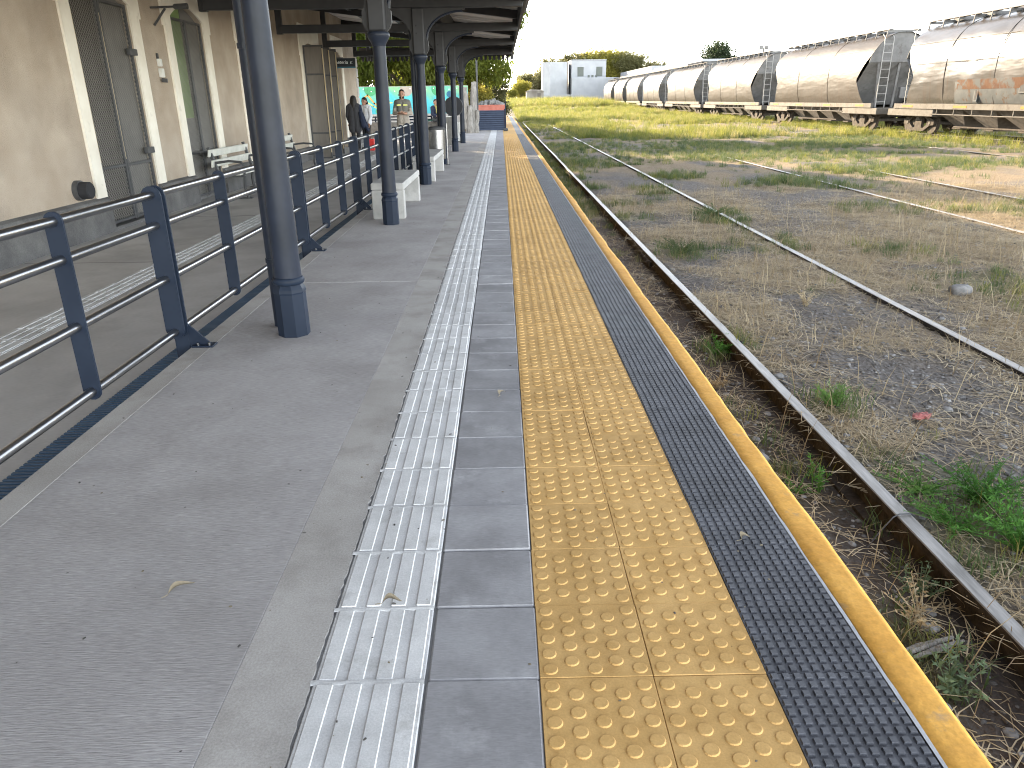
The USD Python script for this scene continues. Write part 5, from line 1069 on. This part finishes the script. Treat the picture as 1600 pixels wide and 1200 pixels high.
# short green grass near and in the middle distance
G1 = [(blades(26, .085, .0045, .07, .7, 11), 'grass_green'), (blades(22, .12, .005, .06, .8, 12), 'grass_green'), (blades(16, .12, .005, .08, .9, 13, .2), 'grass_yellow')]
x, y = sample(90000, 1.12, 16, 1.4, 46, lambda a, b: np.clip(green(a, b) * (.30 if 0 else 1) * np.where(b < 14, .55, .7), 0, 1), 1.15); k = off_rail(x, .05); x, y = x[k], y[k]; n = len(x); s = rg.uniform(.55, 1.25, n) * np.where(y > 14, 1.15, 1.0)
s = np.where(np.abs(x - 1.40) < .3, np.minimum(s, 1.0), s)
scatter('green_grass', 'low green grass patches growing through the yard soil in the shade', 'grass', G1, place(x, y, -.006), np.stack([s, s, s], 1), rg.uniform(0, 6.28, n), rg.choice(3, n, p=[.5, .32, .18]))
# tall yellow-green grass of the sunlit field
G2 = [(blades(20, .30, .014, .22, .6, 21), 'grass_yellow'), (blades(24, .22, .012, .24, .8, 22), 'grass_yellow'), (blades(18, .40, .012, .20, .5, 23), 'grass_yellow'), (blades(18, .24, .012, .2, .7, 24), 'grass_green')]
x1, y1 = sample(70000, 1.5, 30, 34, 100, lambda a, b: green(a, b) * np.where(a > 17.4, np.where(b < 60, .75, .9), 1), 1.0)
x2, y2 = sample(24000, -6, 34, 100, 200, lambda a, b: .95 + 0 * a, 1.2); x3, y3 = sample(5000, 16.2, 26, 22, 46, lambda a, b: np.clip(green(a, b) + .15, 0, 1))
x, y = np.r_[x1, x2, x3], np.r_[y1, y2, y3]; k = ~((x < 1.4) & (y < 74)) & ~((np.abs(x - 18.09) < .12)); x, y = x[k], y[k]; n = len(x)
s = rg.uniform(.5, 1.3, n) * np.where(y > 100, 1.9, 1.0) * np.where((x < 3.8) & (y < 62), .45, 1) * np.where((x > 16) & (y < 60), .85, 1)
scatter('field_grass', 'tall yellow-green grass field in sunlight in front of the wagons', 'grass', G2, place(x, y, -.01), np.stack([s, s, s], 1), rg.uniform(0, 6.28, n), rg.choice(4, n, p=[.34, .34, .18, .14]))

# ------------------------------------------------------------------ single weeds near the camera
def weed(label, x, y, n, h, m, seed, leafl=.035, spread=.12, style='feather', group=None):
    rg = np.random.default_rng(seed); t = thing('weed', label, 'plant', (x, y, float(zt(x, y)) - .005), group=group); st = MB(); LP, LD = [], []
    for i in range(n):
        a = rg.uniform(0, 6.28); d = np.array([math.cos(a), math.sin(a), 0]); H_ = h * rg.uniform(.5, 1.15); ln = spread * rg.uniform(.3, 1.3); b = d * rg.uniform(0, .04)
        pts = [b + d * ln * u ** 1.5 + [0, 0, H_ * u * (1 - .12 * u)] for u in np.linspace(0, 1, 6)]; st.tube(pts, np.linspace(.0028, .0012, 6), 4, cap=False)
        for u in np.linspace(.12, 1, int(max(7, H_ / .011))):
            p = b + d * ln * u ** 1.5 + [0, 0, H_ * u * (1 - .12 * u)]
            for q in range(3 if style == 'feather' else 2):
                e = rg.normal(0, 1, 3); e[2] = abs(e[2]) * .5 + .15; LP.append(p); LD.append(e / np.linalg.norm(e) * leafl * rg.uniform(.5, 1.25) * (1.15 - .5 * u))
    LP, LD = np.array(LP), np.array(LD); sd_ = np.cross(LD, rg.normal(0, 1, LD.shape)); sd_ /= np.linalg.norm(sd_, axis=1, keepdims=True); w_ = np.linalg.norm(LD, axis=1, keepdims=True) * (.11 if style == 'feather' else .16)
    v = np.stack([LP, LP + LD * .5 + sd_ * w_ + [0, 0, .002], LP + LD, LP + LD * .5 - sd_ * w_], 1).reshape(-1, 3); b = np.arange(len(LP)) * 4
    obj('stems', st, m, t); obj('foliage', (v, np.concatenate([np.stack([b, b + 1, b + 2], 1), np.stack([b, b + 2, b + 3], 1)])), m, t)
    return t
W = [('dense bright green feathery weed right of the near rail, lower right clump', 2.06, 2.50, 46, .20, 'weed_green', .035, .22), ('bright green feathery weed right of the near rail, middle clump with taller stem', 2.10, 2.88, 34, .18, 'weed_green', .032, .20), ('low green weed hugging the near rail at the right edge', 1.90, 2.68, 30, .12, 'weed_green', .03, .16), ('green feathery weed beside the rail just behind the large clump', 1.92, 3.02, 26, .11, 'weed_green', .03, .18),
     ('small round green and brown weed just right of the near rail on the stones', 1.90, 3.98, 24, .13, 'weed_green', .028, .09), ('slender upright green weed between kerb and rail', 1.53, 3.20, 4, .20, 'weed_green', .035, .03), ('low weed with yellow tip next to the kerb', 1.42, 3.22, 9, .07, 'weed_green', .025, .08),
     ('green weed in front of the silvery plant near the kerb', 1.22, 2.06, 16, .10, 'weed_green', .03, .10), ('weed tuft leaning against the rail in the middle distance', 1.60, 5.28, 22, .14, 'weed_green', .03, .14), ('green clump right of the rail, well ahead of the camera', 2.1, 8.7, 46, .16, 'grass_green', .035, .3), ('dusty green clump beside the second rail', 3.2, 11.4, 40, .18, 'grass_green', .035, .3),
     ('fine green weed between the large clumps and the picture edge', 2.34, 2.58, 26, .16, 'weed_green', .035, .18), ('green weed on the kerb side where the rail runs far ahead', 1.35, 8.9, 20, .12, 'grass_green', .03, .15)]
for k, (lab, x, y, n, h_, m, ll, sp_) in enumerate(W): weed(lab, x, y, n, h_, m, 200 + k, ll, sp_)
weed('silvery green leafy plant between kerb and rail in the lower right', 1.30, 2.02, 13, .17, 'weed_silver', 300, .042, .10, 'leaf')
weed('pale green leafy sprig leaning over the near rail', 1.58, 2.36, 7, .12, 'weed_silver', 301, .035, .09, 'leaf')
weed('silvery sprig cut by the lower right picture edge', 1.42, 1.86, 10, .14, 'weed_silver', 302, .04, .10, 'leaf')
weed('straw-coloured dried weed under the rail in the lower right', 1.49, 2.18, 10, .13, 'straw', 303, .03, .12, 'leaf')
weed('straw-coloured dry weed lying by the kerb in the middle distance', 1.40, 4.6, 14, .12, 'straw', 304, .03, .16, 'leaf')
weed('dry pale weed standing between the two near rails', 2.6, 6.2, 8, .16, 'straw', 305, .03, .12, 'leaf')
wd = thing('split_stick', 'split grey weathered stick lying between kerb and rail', 'stick', (1.42, 2.03, float(zt(1.42, 2.03)) + .02), .25)
obj('half', MB().tube([(-.13, 0, 0), (-.02, .012, .006), (.14, .02, .01)], [.010, .016, .006], 6), 'dead_wood', wd); obj('half', MB().tube([(-.06, -.02, .004), (.05, -.012, .008), (.16, -.006, .012)], [.006, .013, .005], 6), 'dead_wood', wd)
def rock(label, x, y, r, m, seed):
    q = trimesh.creation.icosphere(2, r); rr = np.random.default_rng(seed); q.vertices *= [1.2, .9, .62]; q.vertices += (meshkit.fbm(q.vertices / r * .9 + seed, 3, 3)[:, None] - .5) * r * .7
    q.vertices += [x, y, float(zt(x, y)) + r * .25]; obj('rock', (q.vertices, q.faces), m, None, 40, label, 'stone')
rock('largest pale grey stone lying beyond the second rail', 4.12, 6.5, .09, 'stone_light', 1); rock('dark rounded stone beside the split stick', 1.26, 2.12, .03, 'stone_dark', 2); rock('flat grey stone near the kerb beside the slender weed', 1.36, 3.55, .04, 'stone_light', 3); rock('grey stone behind the tall feathery stem', 2.62, 3.1, .05, 'stone_dark', 4); rock('pale stone left of the small round weed', 1.78, 4.5, .03, 'stone_light', 5)
wp = thing('wrapper', 'crumpled red wrapper on the stones between the rails', 'litter', (2.34, 3.80, float(zt(2.34, 3.80)) + .012), .3)
q = trimesh.creation.icosphere(2, .05); q.vertices *= [1.3, .5, .25]; q.vertices += (meshkit.noise(q.vertices * 60)[:, None] - .5) * .03; obj('foil', (q.vertices, q.faces), 'wrapper_red', wp)
wr_ = thing('wire_loop', 'thin dark wire looped over the near rail', 'wire', (1.69, 2.72, -.25)); obj('strand', MB().tube([(-.16, -.02, -.16), (-.10, 0, -.08), (-.045, .01, -.01), (-.02, .012, .004), (.03, .015, .004), (.06, .03, -.02)], .003, 6), 'wire', wr_)

# specks of soil and leaf bits blown over the paving
n = 420; x = rg.uniform(-1.95, 1.0, n); y = 1.0 + 11 * rg.uniform(0, 1, n) ** 1.6; s = np.clip(rg.lognormal(-6.1, .5, n), .0012, .0045)
z = np.where((x > X0 - 2 * T) & (x < X0 - T), .006, np.where(x > X0 + 2 * T, .0068, .0012))
scatter('paving_debris', 'specks of soil and leaf bits scattered over the platform paving', 'debris', [(pebs[0], 'stone_dark'), (pebs[2], 'leaf_litter'), (blades(1, 1.6, .30, .01, .4, 51, 1.0), 'leaf_litter')], np.stack([x, y, z], 1), np.stack([s * 1.6, s, s * .6], 1), rg.uniform(0, 6.28, n), rg.choice(3, n, p=[.5, .3, .2]))
